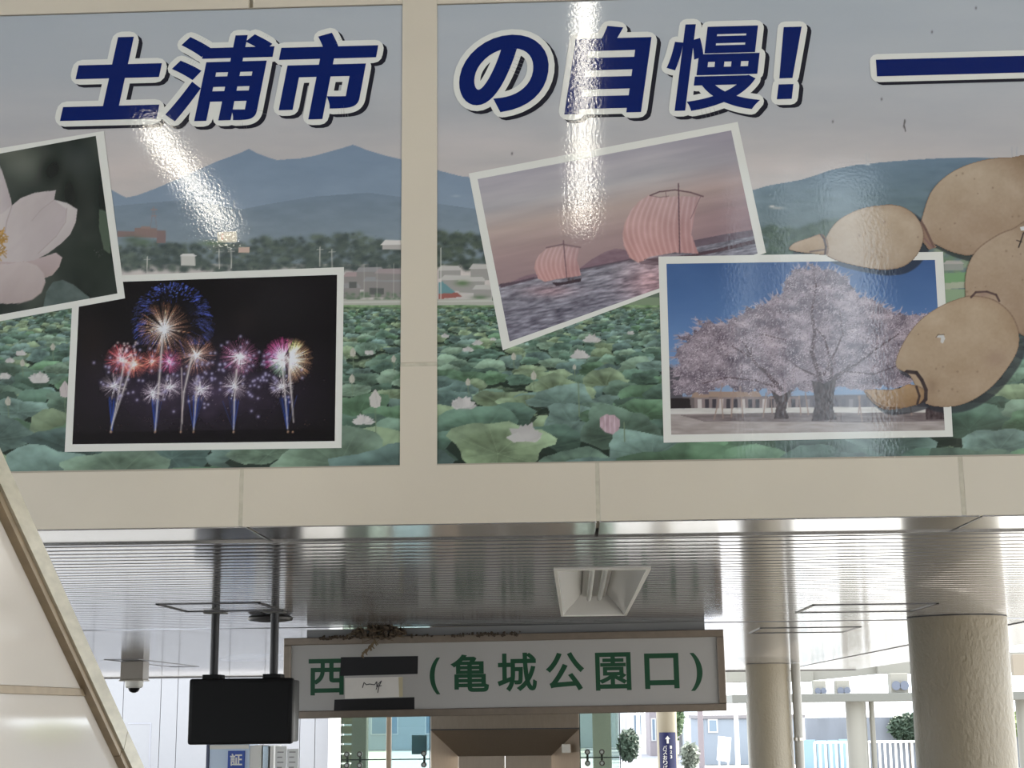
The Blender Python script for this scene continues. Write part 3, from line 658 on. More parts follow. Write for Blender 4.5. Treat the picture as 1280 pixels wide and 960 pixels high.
def print_mat():
    m = bpy.data.materials.new('glossy_print'); m.use_nodes = True; nt = m.node_tree; b = nt.nodes['Principled BSDF']
    a = nt.nodes.new('ShaderNodeVertexColor'); a.layer_name = 'print'
    nt.links.new(a.outputs[0], b.inputs['Base Color'])
    b.inputs['Roughness'].default_value = .048; b.inputs['IOR'].default_value = 1.62
    tc = nt.nodes.new('ShaderNodeTexCoord'); n = nt.nodes.new('ShaderNodeTexNoise'); n.inputs['Scale'].default_value = 80; n.inputs['Detail'].default_value = 3
    bp = nt.nodes.new('ShaderNodeBump'); bp.inputs['Strength'].default_value = .022; bp.inputs['Distance'].default_value = .01
    nt.links.new(tc.outputs['Object'], n.inputs['Vector']); nt.links.new(n.outputs['Fac'], bp.inputs['Height']); nt.links.new(bp.outputs[0], b.inputs['Normal'])
    return m
PRINT = print_mat()
def film(name, c):
    m = mat(name, c, .055, bump=.02, bscale=75); return m
def scaled(c, g=GAIN): return tuple(min(255, 255 * ((min(1, x * g) * 12.92) if x * g < .0031308 else 1.055 * min(1, x * g) ** (1 / 2.4) - .055)) for x in lin(c))
FILM_W = film('white_print_film', scaled((188, 187, 181))); FILM_B = film('navy_print_film', scaled((8, 25, 80))); FILM_K = film('dark_print_shadow', scaled((30, 30, 38)))

def unproj_np(px, py, Y):
    px = np.asarray(px, float); py = np.asarray(py, float)
    d = [fwd[i] * F + rgt[i] * (px - 640) + upv[i] * (480 - py) for i in range(3)]
    t = Y / d[1]; return d[0] * t, EYE + d[2] * t
def print_grid(name, X, Z, Y, canvas, parent, keep=None, label=None):
    """grid of vertices (world X, Z arrays) on the plane y = Y, coloured from the painted canvas"""
    h, w = X.shape
    px, py = project(X, np.full_like(X, D), Z)
    rgb = np.clip(canvas.sample(px, py), 0, 255) / 255
    lc = np.where(rgb <= .04045, rgb / 12.92, ((rgb + .055) / 1.055) ** 2.4) * GAIN
    lc = np.clip(lc, 0, .92)
    inv = root_matrix(parent).to_translation()
    co = np.stack([X - inv.x, np.full_like(X, Y) - inv.y, Z - inv.z], -1).reshape(-1, 3)
    idx = np.arange(h * w).reshape(h, w)
    q = np.stack([idx[1:, :-1], idx[1:, 1:], idx[:-1, 1:], idx[:-1, :-1]], -1).reshape(-1, 4)
    if keep is not None:
        cx = (px[1:, 1:] + px[:-1, :-1]) / 2; cy = (py[1:, 1:] + py[:-1, :-1]) / 2
        q = q[keep(cx, cy).ravel()]
        used = np.zeros(h * w, bool); used[q.ravel()] = True; remap = np.cumsum(used) - 1; q = remap[q]
        co = co[used]; lc = lc.reshape(-1, 3)[used]
    lc = lc.reshape(-1, 3)
    me = bpy.data.meshes.new(name)
    me.vertices.add(len(co)); me.vertices.foreach_set('co', co.astype(np.float32).ravel())
    me.loops.add(q.size); me.loops.foreach_set('vertex_index', q.astype(np.int32).ravel())
    me.polygons.add(len(q)); me.polygons.foreach_set('loop_start', np.arange(0, q.size, 4, dtype=np.int32))
    me.update(calc_edges=True)
    at = me.color_attributes.new('print', 'FLOAT_COLOR', 'POINT')
    at.data.foreach_set('color', np.concatenate([lc, np.ones((len(lc), 1))], 1).astype(np.float32).ravel())
    me.materials.append(PRINT)
    o = bpy.data.objects.new(name, me); col.objects.link(o); o.parent = parent
    if label: o['label'] = label
    return o
def quad_grid(quad, step):
    (x0, y0), (x1, y1), (x2, y2), (x3, y3) = quad      # TL TR BR BL in picture coordinates
    nu = int(max(math.hypot(x1 - x0, y1 - y0), 2) / step); nv = int(max(math.hypot(x3 - x0, y3 - y0), 2) / step)
    u, v = np.meshgrid(np.linspace(0, 1, nu + 1), np.linspace(0, 1, nv + 1))
    px = (x0 * (1 - u) + x1 * u) * (1 - v) + (x3 * (1 - u) + x2 * u) * v; py = (y0 * (1 - u) + y1 * u) * (1 - v) + (y3 * (1 - u) + y2 * u) * v
    return unproj_np(px, py, D)
def border(outer, inner, Y, parent):
    b = MB(); P = [atY(x, y, D) for x, y in outer + inner]
    b.add([(p.x, Y, p.z) for p in P], [(0, 1, 5, 4), (1, 2, 6, 5), (2, 3, 7, 6), (3, 0, 4, 7)]); return b.build('white_border', FILM_W, parent, keep=True)

# ------------------------------------------------------------------ mural wall: cladding sheets with sealed joints
XL, XR, ZTOP = -7.5, 7.5, EYE + 7.0
wall = empty('wall_front', (0, D, ZC)); tag(wall, kind='structure')
MB().box(XL, XR, D + .012, D + .25, ZC + .003, ZTOP).build('backing', seal, wall)
barx0, barx1 = atY(501.5, 300, D).x, atY(546.5, 300, D).x
zbL, zbR = atY(250, 587, D).z, atY(900, 575.5, D).z
ztL, ztR = atY(250, 12.5, D).z, atY(640, 3.0, D).z
seams = [atY(x, 620, D).x for x in (302, 747, 1203)]
g = .008
CL = D - .006
def sheet(x0, x1, z0, z1): MB().box(x0, x1, CL, D + .012, z0, z1, .003).build('cladding_sheet', cream, wall)
xs = [XL] + seams + [XR]
for i in range(4):
    a, b_ = xs[i] + (g if i else 0), xs[i + 1] - (g if i < 3 else 0)
    if b_ <= barx0: sheet(a, b_, ZC, zbL)
    elif a >= barx1: sheet(a, b_, ZC, zbR)
    else:                                                # this sheet carries the lower part of the bar in one piece
        zq = atY(524, 456, D).z - g
        MB().prism([(a, CL, ZC), (b_, CL, ZC), (b_, CL, zbR), (barx1, CL, zbR), (barx1, CL, zq), (barx0, CL, zq), (barx0, CL, zbL), (a, CL, zbL)], (0, .018, 0)).build('cladding_sheet', cream, wall)
zs = atY(524, 456, D).z
sheet(barx0, barx1, zs + g, ztR + .1)
for x in seams: MB().box(x - g, x + g, CL + .0015, D + .012, ZC + .002, (zbL if x < barx0 else zbR) - .001).build('sealant_joint', seal, wall)
MB().box(barx0, barx1, CL + .0015, D + .012, zs - g, zs + g).build('sealant_joint', seal, wall)
xs = [XL, atY(314, 5, D).x, barx0]
PXA, PXB = atY(-140, 300, D).x, atY(1550, 300, D).x
sheet(XL, PXA, zbL, ztL); sheet(PXB, XR, zbR, ztR)
sheet(xs[0], xs[1] - g, ztL, ZTOP); sheet(xs[1] + g, barx1, ztR + .1, ZTOP); sheet(xs[1] + g, barx0, ztL, ztR + .1); sheet(barx1, XR, ztR, ZTOP)

# ------------------------------------------------------------------ the two printed mural panels
PX0, PX1 = atY(-140, 300, D).x, atY(1550, 300, D).x
insets = {
    'fireworks': ([(92, 346.5), (430, 334), (427, 560), (81, 565)], [(100, 354), (421.5, 343.5), (418.5, 551.5), (90.5, 555.5)]),
    'flower': ([(-76, 198), (130, 164), (156.5, 373), (-50, 411)], [(-66, 204.5), (120, 170), (147, 367), (-41, 401)]),
    'boats': ([(586, 217), (922, 152.5), (957.5, 316), (628.5, 438)], [(597, 224), (914, 163), (947, 317), (637, 427)]),
    'cherry': ([(823, 321), (1178.5, 315), (1191, 546), (829.5, 553.5)], [(833, 330), (1168.5, 325), (1181, 538), (839, 543.5)]),
}
land = paint_landscape()
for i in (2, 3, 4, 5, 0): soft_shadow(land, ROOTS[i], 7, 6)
cover = Canvas(-155, -10, 1565, 600)
for k in insets: cover.poly(insets[k][0], (1, 1, 1))
holes = cover.a[..., 0].copy()
for _ in range(3):                                       # keep a rim of the background under each inset
    holes = np.minimum.reduce([holes, np.roll(holes, 2, 0), np.roll(holes, -2, 0), np.roll(holes, 2, 1), np.roll(holes, -2, 1)])
def bare(cx, cy):
    i = np.clip(((cy - cover.y0) * SS).astype(int), 0, cover.h - 1); j = np.clip(((cx - cover.x0) * SS).astype(int), 0, cover.w - 1); return holes[i, j] < .5
STEP = 1.2 * D / F
def panel_grid(x0, x1, z0, z1, parent):
    nx, nz = int((x1 - x0) / STEP), int((z1 - z0) / STEP)
    X, Z = np.meshgrid(np.linspace(x0, x1, nx + 1), np.linspace(z1, z0, nz + 1))
    return print_grid('printed_landscape', X, Z, D, land, parent, bare)
mural_l = empty('mural_panel', (PX0, D, zbL)); tag(mural_l, 'printed mural panel with the fireworks photo and twin-peaked mountain, left of the cream bar', 'mural', 'printed mural panels')
mural_r = empty('mural_panel', (barx1, D, zbR)); tag(mural_r, 'printed mural panel with sailing boats, cherry tree and lotus roots, right of the cream bar', 'mural', 'printed mural panels')
panel_grid(PX0, barx0, zbL, ztL, mural_l); panel_grid(barx1, PX1, zbR, ztR, mural_r)
for x0, x1, z0, z1, p in ((PX0, barx0, zbL, ztL, mural_l), (barx1, PX1, zbR, ztR, mural_r)):
    MB().box(x0, x1, D + .001, D + .010, z0, z1).build('panel_board', white_p, p)
    t = .006                                             # thin dark edge of the panel where it meets the cladding
    MB().box(x0, x1, D - .0075, D, z0 - .001, z0 + t * .7).build('edge_strip', mat('edge_metal', (150, 142, 128), .5), p)
    MB().box(x0, x1, D - .0075, D, z1 - t * .5, z1).build('edge_strip', MATS['edge_metal'], p)
cherry_c = paint_cherry()
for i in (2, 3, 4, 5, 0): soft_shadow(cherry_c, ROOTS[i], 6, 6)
for key, canvas, Y, par, lab in (('fireworks', paint_fireworks(), D - .0010, mural_l, 'printed photo of fireworks over a dark lake'), ('flower', paint_flower(), D - .0022, mural_l, 'printed photo of a pale pink lotus blossom'),
                                 ('boats', paint_boats(), D - .0010, mural_r, 'printed photo of two boats with tall pink sails at dusk'), ('cherry', cherry_c, D - .0022, mural_r, 'printed photo of a cherry tree in blossom')):
    X, Z = quad_grid(insets[key][1], 1.0)
    o = print_grid('inset_photo', X, Z, Y, canvas, par, label=lab); border(insets[key][0], insets[key][1], Y - .0002, o)
rm = Canvas(980, 190, 1345, 520)
for p in ROOTS + [NECK]: rm.poly(p, (1, 1, 1))
def on_root(cx, cy):
    i = np.clip(((cy - rm.y0) * SS).astype(int), 0, rm.h - 1); j = np.clip(((cx - rm.x0) * SS).astype(int), 0, rm.w - 1); return rm.a[i, j, 0] > .5
X, Z = quad_grid([(984, 192), (1340, 192), (1340, 518), (984, 518)], .75)
print_grid('lotus_root_picture', X, Z, D - .0034, paint_roots(), mural_r, on_root, 'printed cut-out of pale brown lotus roots')

# lettering of the title
def wall_box(px0, px1, py0, py1):
    cx, cy = (px0 + px1) / 2, (py0 + py1) / 2
    return atY(px0, cy, D).x, atY(px1, cy, D).x, atY(cx, py1, D).z, atY(cx, py0, D).z
U = D / 1800                                            # about one picture pixel on the wall
for li_, (ch, bb, par, bold) in enumerate((('土', (79, 201, 47, 150), mural_l, 5.2), ('浦', (210, 342, 45, 151), mural_l, 3.2), ('市', (349, 472, 42, 149), mural_l, 4.0),
                    ('の', (574, 686, 44, 140), mural_r, 4.6), ('自', (705, 815, 33, 142), mural_r, 4.2), ('慢', (834, 950, 30, 138), mural_r, 2.3), ('!', (969, 1004, 34, 124), mural_r, 2.0), ('—', (1095, 1470, 70, 91), mural_r, 2.0))):
    bx_ = wall_box(*bb); dy_ = .0004 * (li_ % 2)
    sh = .15 if ch not in '—' else 0.
    fv, ff, ov, of = letter_geo(ch, bx_, sh, bold * U, 7.6 * U)
    o = flat('letter', fv, ff, D - .0030 - dy_, FILM_B, par, label='navy blue title character')
    flat('letter_outline', ov, of, D - .0020 - dy_, FILM_W, o)
    flat('letter_shadow', [(p[0] + 5 * U, p[1] - 4 * U) for p in ov], of, D - .0008 - dy_, FILM_K, o)

# ------------------------------------------------------------------ soffit of metal slats behind the mural wall
slatm = mat('satin_metal_slat', (190, 190, 194), .11, .7, var=.03, vscale=3)
ceil = empty('ceiling', (0, D, ZC)); tag(ceil, kind='structure')
XE = 3.93                                               # right edge of the slats (runs away from the viewer)
XW = -13.0; YF = 29.6
yt = atZ(640, 671, ZC).y                                # edge trim in front of the slats
trimx = [XW] + [atZ(x, 655, ZC).x for x in (303, 747, 1205)] + [9.0]
trim_m = mat('edge_trim_metal', (196, 196, 198), .14, .8)
for i in range(4): MB().box(trimx[i] + .006, trimx[i + 1] - .006, D - .004, yt - .02, ZC - .004, ZC + .03, .003).build('edge_trim', trim_m, ceil)
MB().box(XW, 9.0, yt - .02, yt, ZC - .012, ZC + .02, .003).build('edge_bead', trim_m, ceil)
MB().box(XW, XE + 1.5, D + .26, YF, ZC + .30, ZC + .36).build('backing_slab', greyline, ceil)
# trough light opening
q = [atZ(697, 712, ZC), atZ(808, 712, ZC), atZ(780, 768, ZC), atZ(704, 768, ZC)]
TX0, TX1, TY0, TY1 = (q[0].x + q[3].x) / 2, (q[1].x + q[2].x) / 2, q[0].y, q[2].y
PITCHS = .155; GROOVE = atZ(300, 786, ZC).y
def slat_mesh(L):
    # shallow crowned profile with rolled edges
    prof = [(-.064, .014), (-.0635, .003), (-.057, .0004), (-.03, -.0001), (.03, -.0001), (.057, .0004), (.0635, .003), (.064, .014)]
    vs = [(x, y, z) for x in (0, L) for y, z in prof]; n = len(prof)
    me = bpy.data.meshes.new('slat'); me.from_pydata(vs, [], [(i, i + 1, n + i + 1, n + i) for i in range(n - 1)]); me.materials.append(slatm)
    me.update(); return me
full = slat_mesh(XE - XW); left = slat_mesh(TX0 - .01 - XW); right = slat_mesh(XE - TX1 - .01)
y = yt + .075
while y < YF:
    if abs(y - GROOVE) > .10:
        for me, x in (((left, XW), (right, TX1 + .01)) if TY0 - .05 < y < TY1 + .05 else ((full, XW),)):
            o = bpy.data.objects.new('slat', me); col.objects.link(o); o.parent = ceil; o.location = (x, y - D, 0)
    y += PITCHS
MB().box(XW, XE, GROOVE - .08, GROOVE + .08, ZC + .01, ZC + .05).build('expansion_joint', greyline, ceil)
MB().box(XE + .0, XE + .07, D + .3, YF, ZC + .012, ZC + .05).build('side_joint', greyline, ceil)
for k in range(6):
    ya = D + .3 + k * 3.9; MB().box(XE + .07, XE + 1.45, ya + .004, ya + 3.896, ZC - .004, ZC + .03, .003).build('border_panel', mat('white_soffit', (168, 168, 172), .2, .3), ceil)
def hatch(pts, lab):
    P = [atZ(x, y, ZC) for x, y in pts]; x0, x1 = min(P[0].x, P[3].x), max(P[1].x, P[2].x); y0, y1 = P[3].y, P[0].y
    x0 = (P[0].x + P[3].x) / 2; x1 = (P[1].x + P[2].x) / 2; y0, y1 = min(P[0].y, P[2].y), max(P[0].y, P[2].y); t = .022
    b = MB(); b.box(x0, x1, y0, y0 + t, ZC - .006, ZC + .002); b.box(x0, x1, y1 - t, y1, ZC - .006, ZC + .002); b.box(x0, x0 + t, y0, y1, ZC - .006, ZC + .002); b.box(x1 - t, x1, y0, y1, ZC - .006, ZC + .002)
    b.build('access_hatch_frame', mat('hatch_frame', (92, 90, 92), .4, .5), ceil, label=lab)
hatch([(198, 755), (328, 754), (353, 763), (230, 765)], 'thin dark frame of ceiling hatch')
hatch([(1016, 756), (1176, 753), (1141, 764), (993, 766)], 'thin dark frame of ceiling hatch'); hatch([(951, 785), (1079, 783.5), (1053, 790), (935.5, 791)], 'thin dark frame of ceiling hatch')
hatch([(124, 824.5), (172, 824), (250, 833), (205, 832)], 'thin dark frame of ceiling hatch')

# trough light (unlit) set into the slats
tl = empty('trough_light', ((TX0 + TX1) / 2, (TY0 + TY1) / 2, ZC)); tag(tl, 'unlit white trough light with slanted reflectors set into the slatted soffit', 'ceiling light')
refl = mat('white_reflector', (226, 226, 224), .12, .1)
dz = .15; cx = (TX0 + TX1) / 2; wq = (TX1 - TX0) / 2
for s in (-1, 1):
    MB().prism([(cx + s * wq, TY0, ZC), (cx + s * wq, TY1, ZC), (cx + s * .085, TY1 - .3, ZC + dz), (cx + s * .085, TY0 + .3, ZC + dz)], (0, 0, .006)).build('side_reflector', refl, tl)
for ya, yb in ((TY0, TY0 + .3), (TY1, TY1 - .3)):
    MB().prism([(cx - wq, ya, ZC), (cx + wq, ya, ZC), (cx + .085, yb, ZC + dz), (cx - .085, yb, ZC + dz)], (0, 0, .006)).build('end_reflector', refl, tl)
MB().box(cx - .09, cx + .09, TY0 + .28, TY1 - .28, ZC + dz - .03, ZC + dz + .03, .012).build('gear_tray', white_p, tl)
MB().tube((cx - .04, TY0 + .4, ZC + dz - .055), (cx - .04, TY1 - .4, ZC + dz - .055), .018, 14).build('tube', mat('unlit_tube', (224, 226, 224), .2), tl, True)
MB().tube((cx + .04, TY0 + .4, ZC + dz - .055), (cx + .04, TY1 - .4, ZC + dz - .055), .018, 14).build('tube', MATS['unlit_tube'], tl, True)
b = MB(); t = .02
for a in ((TX0 - t, TX1 + t, TY0 - t * 2, TY0), (TX0 - t, TX1 + t, TY1, TY1 + t * 2), (TX0 - t, TX0, TY0, TY1), (TX1, TX1 + t, TY0, TY1)): b.box(*a, ZC - .008, ZC + .004)
b.build('rim', white_p, tl)

# ------------------------------------------------------------------ hall on the viewer's side: ceiling, rear wall, lamps
hallw = mat('hall_plaster', (96, 93, 88), .8, var=.06)
MB().box(XL, XR, -6.2, D + .25, ZTOP, ZTOP + .2).build('ceiling_hall', hallw, kind='structure')
YR = -6.0
def mirx(px): d = ray(px, 420); return d.x / d.y * (2 * D - YR)
WX0, WX1, WZ0, WZ1 = mirx(925), mirx(1106), EYE + 2.55, EYE + 6.6
b = MB()
for a in ((XL, WX0, 0, ZTOP), (WX1, XR, 0, ZTOP), (WX0, WX1, 0, WZ0), (WX0, WX1, WZ1, ZTOP)): b.box(a[0], a[1], YR - .2, YR, a[2], a[3])
b.build('wall_rear', hallw, kind='structure')
MB().box(XL - .2, XL, 2.2, D, 0, ZTOP).build('wall_added_left', hallw, kind='structure'); MB().box(XR, XR + .2, 2.2, D, 0, ZTOP).build('wall_added_right', hallw, kind='structure')  # unseen side walls added to narrow the openings and cut the hall's daylight
wn = empty('window_1', (WX0, YR, WZ0)); tag(wn, kind='structure')
fr = mat('window_aluminium', (170, 172, 174), .35, .7); f_ = MB()
for a in ((WX0, WX0 + .05, WZ0, WZ1), (WX1 - .05, WX1, WZ0, WZ1), (WX0, WX1, WZ0, WZ0 + .05), (WX0, WX1, WZ1 - .05, WZ1), (mirx(948), mirx(984), WZ0, WZ1), (mirx(1010), mirx(1030), WZ0, WZ1)): f_.box(a[0], a[1], YR - .1, YR - .04, a[2], a[3])
f_.build('window_frame', fr, wn); MB().box(WX0, WX1, YR - .08, YR - .072, WZ0, WZ1).build('pane', glass('clear_glass', (.92, .96, .97), .05), wn)
def mirrored(px, py, z):                                 # where a lamp at height z hangs whose reflection shows at this point of the mural
    d = ray(px, py); t = (z - EYE) / d.z; return Vector((d.x * t, 2 * D - d.y * t, z))
lampm = mat('lit_tube', (255, 250, 238), .4, emit=27.0)
for (p0, p1, lab) in (((186, 158), (285, 292), 'lit twin tube lamp on the hall ceiling, left of the stair'), ((732, -70), (728, 282), 'lit long tube lamp on the hall ceiling, above the middle of the stair')):
    zl = EYE + 4.44; a, c_ = mirrored(*p0, zl), mirrored(*p1, zl)
    e = empty('tube_lamp', ((a + c_) / 2).to_tuple()[:2] + (ZTOP,)); tag(e, lab, 'ceiling lamp', 'tube lamps on the hall ceiling')
    d = (c_ - a).normalized(); sx = Vector((-d.y, d.x, 0)); upz = Vector((0, 0, 1))
    hb = MB(); hb.prism([a + sx * .09 + upz * .16, a - sx * .09 + upz * .16, a - sx * .05 + upz * .05, a + sx * .05 + upz * .05], c_ - a); hb.build('housing', white_p, e)
    for k_ in (.15, .85): h_ = a.lerp(c_, k_); MB().tube(h_ + upz * .155, (h_.x, h_.y, ZTOP - .005), .012, 8).build('hanger_rod', fr, e)
    for s in (-1, 1): MB().tube(a + sx * .021 * s, c_ + sx * .021 * s, .018, 12).build('tube', lampm, e, True)

# ------------------------------------------------------------------ ground
paving = mat('pale_paving', (170, 167, 160), .6, var=.12, vscale=1.2)
MB().box(-60, 60, -20, 140, -.3, 0).build('floor', paving, kind='structure')

tile = mat('low_bounce_brown', (120, 113, 104), .45, var=.15, vscale=3)
MB().box(-14, 4.4, -5.8, 29.3, .0005, .012).build('floor_low_bounce', tile, kind='structure')  # unseen dark floor added to lower the bounce onto column, sign and soffit
# ------------------------------------------------------------------ clad side of the stair at the left
SX = -1.85
sw = empty('wall_left', (SX, 5, 0)); tag(sw, kind='structure')
glossy_cream = mat('glossy_cream_panel', (204, 196, 186), .07, var=.03, vscale=2, bump=.006, bscale=5)
trim_s = mat('worn_stainless', (206, 200, 182), .3, .25, var=.22, vscale=9, stretch=(1, 1, 4))
trim_d = mat('worn_stainless_and_shade', (150, 132, 106), .35, .35, var=.25, vscale=12)  # brown stainless of the level strip, and shade colour under the sloping trim
P0, P1 = atX(2, 598, SX), atX(168, 958, SX)            # upper edge of the sloping trim
sl = (P1.z - P0.z) / (P1.y - P0.y)
def topz(y): return P0.z + sl * (y - P0.y)
y_a, y_b = P0.y - 1.1, P0.y + (0 - P0.z) / sl
zst = atX(50, 868.5, SX).z; hz = .028
T = .085
MB().prism([(SX, y_a, zst + hz), (SX, P0.y + (zst + hz - P0.z) / sl, zst + hz), (SX, y_a, topz(y_a))], (-.06, 0, 0)).build('upper_panel', glossy_cream, sw)
MB().prism([(SX, y_a, 0), (SX, y_b, 0), (SX, P0.y + (zst - P0.z) / sl, zst), (SX, y_a, zst)], (-.06, 0, 0)).build('lower_panel', glossy_cream, sw)
MB().box(SX - .05, SX + .008, y_a, P0.y + (zst - P0.z) / sl - .02, zst, zst + hz, .002).build('level_trim', trim_d, sw)
n = Vector((0, -sl, 1)).normalized()
yj = atX(147, 925, SX).y
for ya, yb in ((y_a, yj - .003), (yj + .003, y_b)):
    A, B = Vector((SX, ya, topz(ya))), Vector((SX, yb, topz(yb)))
    MB().prism([A, A - n * T, A - n * T + Vector((.04, 0, 0)), A + Vector((.04, 0, 0))], B - A).build('sloping_trim', trim_s, sw)
    MB().prism([A - n * T, A - n * (T + .028), A - n * (T + .028) + Vector((.03, 0, 0)), A - n * T + Vector((.03, 0, 0))], B - A).build('sloping_shade_strip', trim_d, sw)  # dark reflection on the trim's underside, put in as a brown strip

# ------------------------------------------------------------------ columns and downpipe
colm = mat('trowelled_column_paint', (140, 131, 113), .45, var=.08, vscale=6, bump=1.0, bscale=34, stretch=(1, 1, .6))
def column(px, Y, r, lab, top=ZC, m=colm):
    c = atY(px, 890, Y); e = empty('column', (c.x, Y, 0)); tag(e, lab, 'column', 'round painted columns')
    MB().lathe(c.x, Y, [(r, 0), (r, top - .004)], 48).build('shaft', m, e, True)
    MB().lathe(c.x, Y, [(r + .003, top - .007), (r + .003, top - .002)], 48).build('top_ring', greyline, e, True)
    MB().lathe(c.x, Y, [(r + .02, 0), (r + .02, .12), (r, .13)], 48).build('base_ring', mat('base_steel', (150, 146, 140), .4, .6), e, True)
    return c
column(1204, 12.9, .40, 'thick cream column with rough trowelled paint in front at the right')
c2 = column(962, 25.6, .36, 'smooth cream column with a thin downpipe beside it, right of the hanging sign')
p = atY(997, 890, 25.4); e = empty('downpipe', (p.x, 25.4, 0)); tag(e, 'thin grey downpipe running up beside the smooth column', 'pipe')
MB().tube((p.x, 25.4, 0), (p.x, 25.4, ZC - .004), .075, 16).build('pipe', mat('grey_pipe', (150, 148, 142), .4), e, True)
for z in (.6, 1.9): MB().lathe(p.x, 25.4, [(.085, z), (.085, z + .05)], 16).build('pipe_clamp', steel, e)

# ------------------------------------------------------------------ hanging direction sign
YS = 13.1
cS = (atY(356, 798, YS) + atY(908, 888.5, YS)) / 2
tilt = math.radians(.45)
sg = empty('hanging_sign', (cS.x, YS, cS.z), (0, -tilt, 0)); tag(sg, 'long white box sign with green lettering and black tape, hanging under the soffit', 'sign')
Rs = Matrix.Rotation(-tilt, 4, 'Y')
def S(px, py): v = Rs.inverted() @ (atY(px, py, YS) - cS); return v.x, v.z
hw = (S(908, 840)[0] - S(356, 850)[0]) / 2; hh = (S(632, 792.5)[1] - S(632, 894)[1]) / 2
def sbox(x0, x1, y0, y1, z0, z1, bev=0):
    b = MB().box(x0, x1, y0, y1, z0, z1, bev); M = Matrix.Translation(cS) @ Rs; b.v = [tuple(M @ Vector(v)) for v in b.v]; return b
frame_m = mat('sign_frame_steel', (140, 128, 116), .35, .55, var=.12, vscale=14)
fw = .062
sbox(-hw + .01, hw - .01, .02, .30, -hh + .01, hh - .01).build('sign_box', mat('sign_side', (120, 114, 106), .5, .3), sg)
sbox(-hw + fw, hw - fw, .006, .022, -hh + fw, hh - fw).build('sign_face', mat('sign_face_acrylic', (176, 174, 171), .25, var=.05, vscale=2), sg)
for a in ((-hw, hw, hh - fw, hh), (-hw, hw, -hh, -hh + fw), (-hw, -hw + fw, -hh + fw, hh - fw), (hw - fw, hw, -hh + fw, hh - fw)):
    sbox(a[0], a[1], -.02, .06, a[2], a[3], .006).build('sign_frame', frame_m, sg)
mx0, mx1 = S(381, 790)[0], S(882, 784)[0]
zt = ZC - cS.z
sbox(mx0, mx1, .10, .28, hh, zt - .008).build('mounting_box', mat('mount_grey', (150, 150, 150), .4, .2), sg)
green = mat('green_sign_film', (4, 70, 42), .4)
def sflat(name, v2, f, yo, m, **kw):
    o = flat(name, v2, f, 0, m, None, **kw); o.parent = sg; o.location = (0, yo, 0); return o
UP = YS / 1930
for ch, bb, bold in (('西', (385.5, 432, 823.5, 869), .9), ('(', (537, 549.5, 822, 868), .9), ('亀', (564, 611, 818, 865), 1.0), ('城', (622, 671, 816, 864), 1.0), ('公', (683, 730, 815.5, 863), 1.0), ('園', (744.5, 789, 815.5, 863), 1.0), ('口', (806, 849, 816.5, 861), 1.1), (')', (864, 878.5, 816, 863.5), .9)):
    x0, x1 = S(bb[0], 845)[0], S(bb[1], 845)[0]; cxp = (bb[0] + bb[1]) / 2; z0, z1 = S(cxp, bb[3])[1], S(cxp, bb[2])[1]
    fv, ff, _, _ = letter_geo(ch, (x0, x1, z0, z1), 0, bold * UP); sflat('letter', fv, ff, .0045, green)
def stape(name, px, m, yo, lab=None):
    v = [S(*p) for p in px]; b = MB(); b.add([(x, yo, z) for x, z in v] + [(x, yo + .0015, z) for x, z in v], [(3, 2, 1, 0), (4, 5, 6, 7), (0, 1, 5, 4), (1, 2, 6, 5), (2, 3, 7, 6), (3, 0, 4, 7)])
    o = b.build(name, m, label=lab); o.parent = sg; return o
tape = mat('black_tape', (16, 16, 20), .4, bump=.1, bscale=30); paper = mat('white_paper', (224, 220, 214), .6, var=.08, vscale=8)
stape('tape_strip', [(426, 821.5), (522.5, 820), (522, 842.5), (425, 845)], tape, .003, 'black tape strip'); stape('tape_strip', [(418, 874.5), (518, 871.5), (518, 890.5), (417, 892)], tape, .003, 'black tape strip')
pp = stape('paper_patch', [(431, 847.5), (502, 846), (502, 871), (431, 873.5)], paper, .0015, 'white paper patch with pen scribble')
ink = mat('pen_ink', (40, 40, 46), .6)
sc = MB()
for pl in ([(453, 860), (455, 853), (458, 856), (462, 855), (468, 856), (471, 852), (471, 859)], [(470, 862), (473, 855), (477, 851), (474, 857), (472, 866)], [(471, 858), (477, 857)]):
    for a, c_ in zip(pl, pl[1:]): p0, p1 = S(*a), S(*c_); sc.tube((p0[0], .0008, p0[1]), (p1[0], .0008, p1[1]), .0035, 6)
o = sc.build('scribble', ink, kind='stuff'); o.parent = pp
stape('paper_edge_tape', [(498, 846.5), (503.5, 846), (503.5, 871), (499, 871.5)], mat('clear_tape', (190, 180, 150), .3), .0012)
# mud nest and debris on the top edge of the sign
mud = mat('dry_mud', (84, 72, 60), .9, var=.4, vscale=40)
n0 = atY(474, 793, YS - .03); nest = empty('bird_nest', tuple(n0)); tag(nest, 'crumbling mud bird nest with hanging straw on top of the hanging sign', 'nest')
b = MB()
for i in range(150):
    u = random.uniform(-1, 1); hgt = (1 - abs(u) ** 1.6)
    b.blob((n0.x + u * .23, n0.y + random.uniform(-.06, .06), n0.z + .0 + random.uniform(-.05, .075) * hgt + .015), random.uniform(.012, .026), 1, .35)
b.build('mud_pellets', mud, nest, kind='stuff')
b = MB()
for i in range(46):
    p = Vector((n0.x + random.uniform(-.25, .25), n0.y + random.uniform(-.08, -.02), n0.z + random.uniform(-.04, .09))); b.tube(p, p + Vector((random.uniform(-.12, .12), random.uniform(-.03, .03), random.uniform(-.06, .05))), .0028, 5)
for i in range(26):
    t = i / 26; a = atY(470 - 19 * t + random.uniform(-2, 2), 800 + 19 * t, YS - .05); b.tube(a, a + Vector((random.uniform(-.03, .03), 0, -.03)), .0045, 5)
    if i % 2 == 0: b.blob(tuple(a), .010, 1, .3)
b.build('straw', mat('dry_straw', (112, 96, 74), .9), nest, kind='stuff')
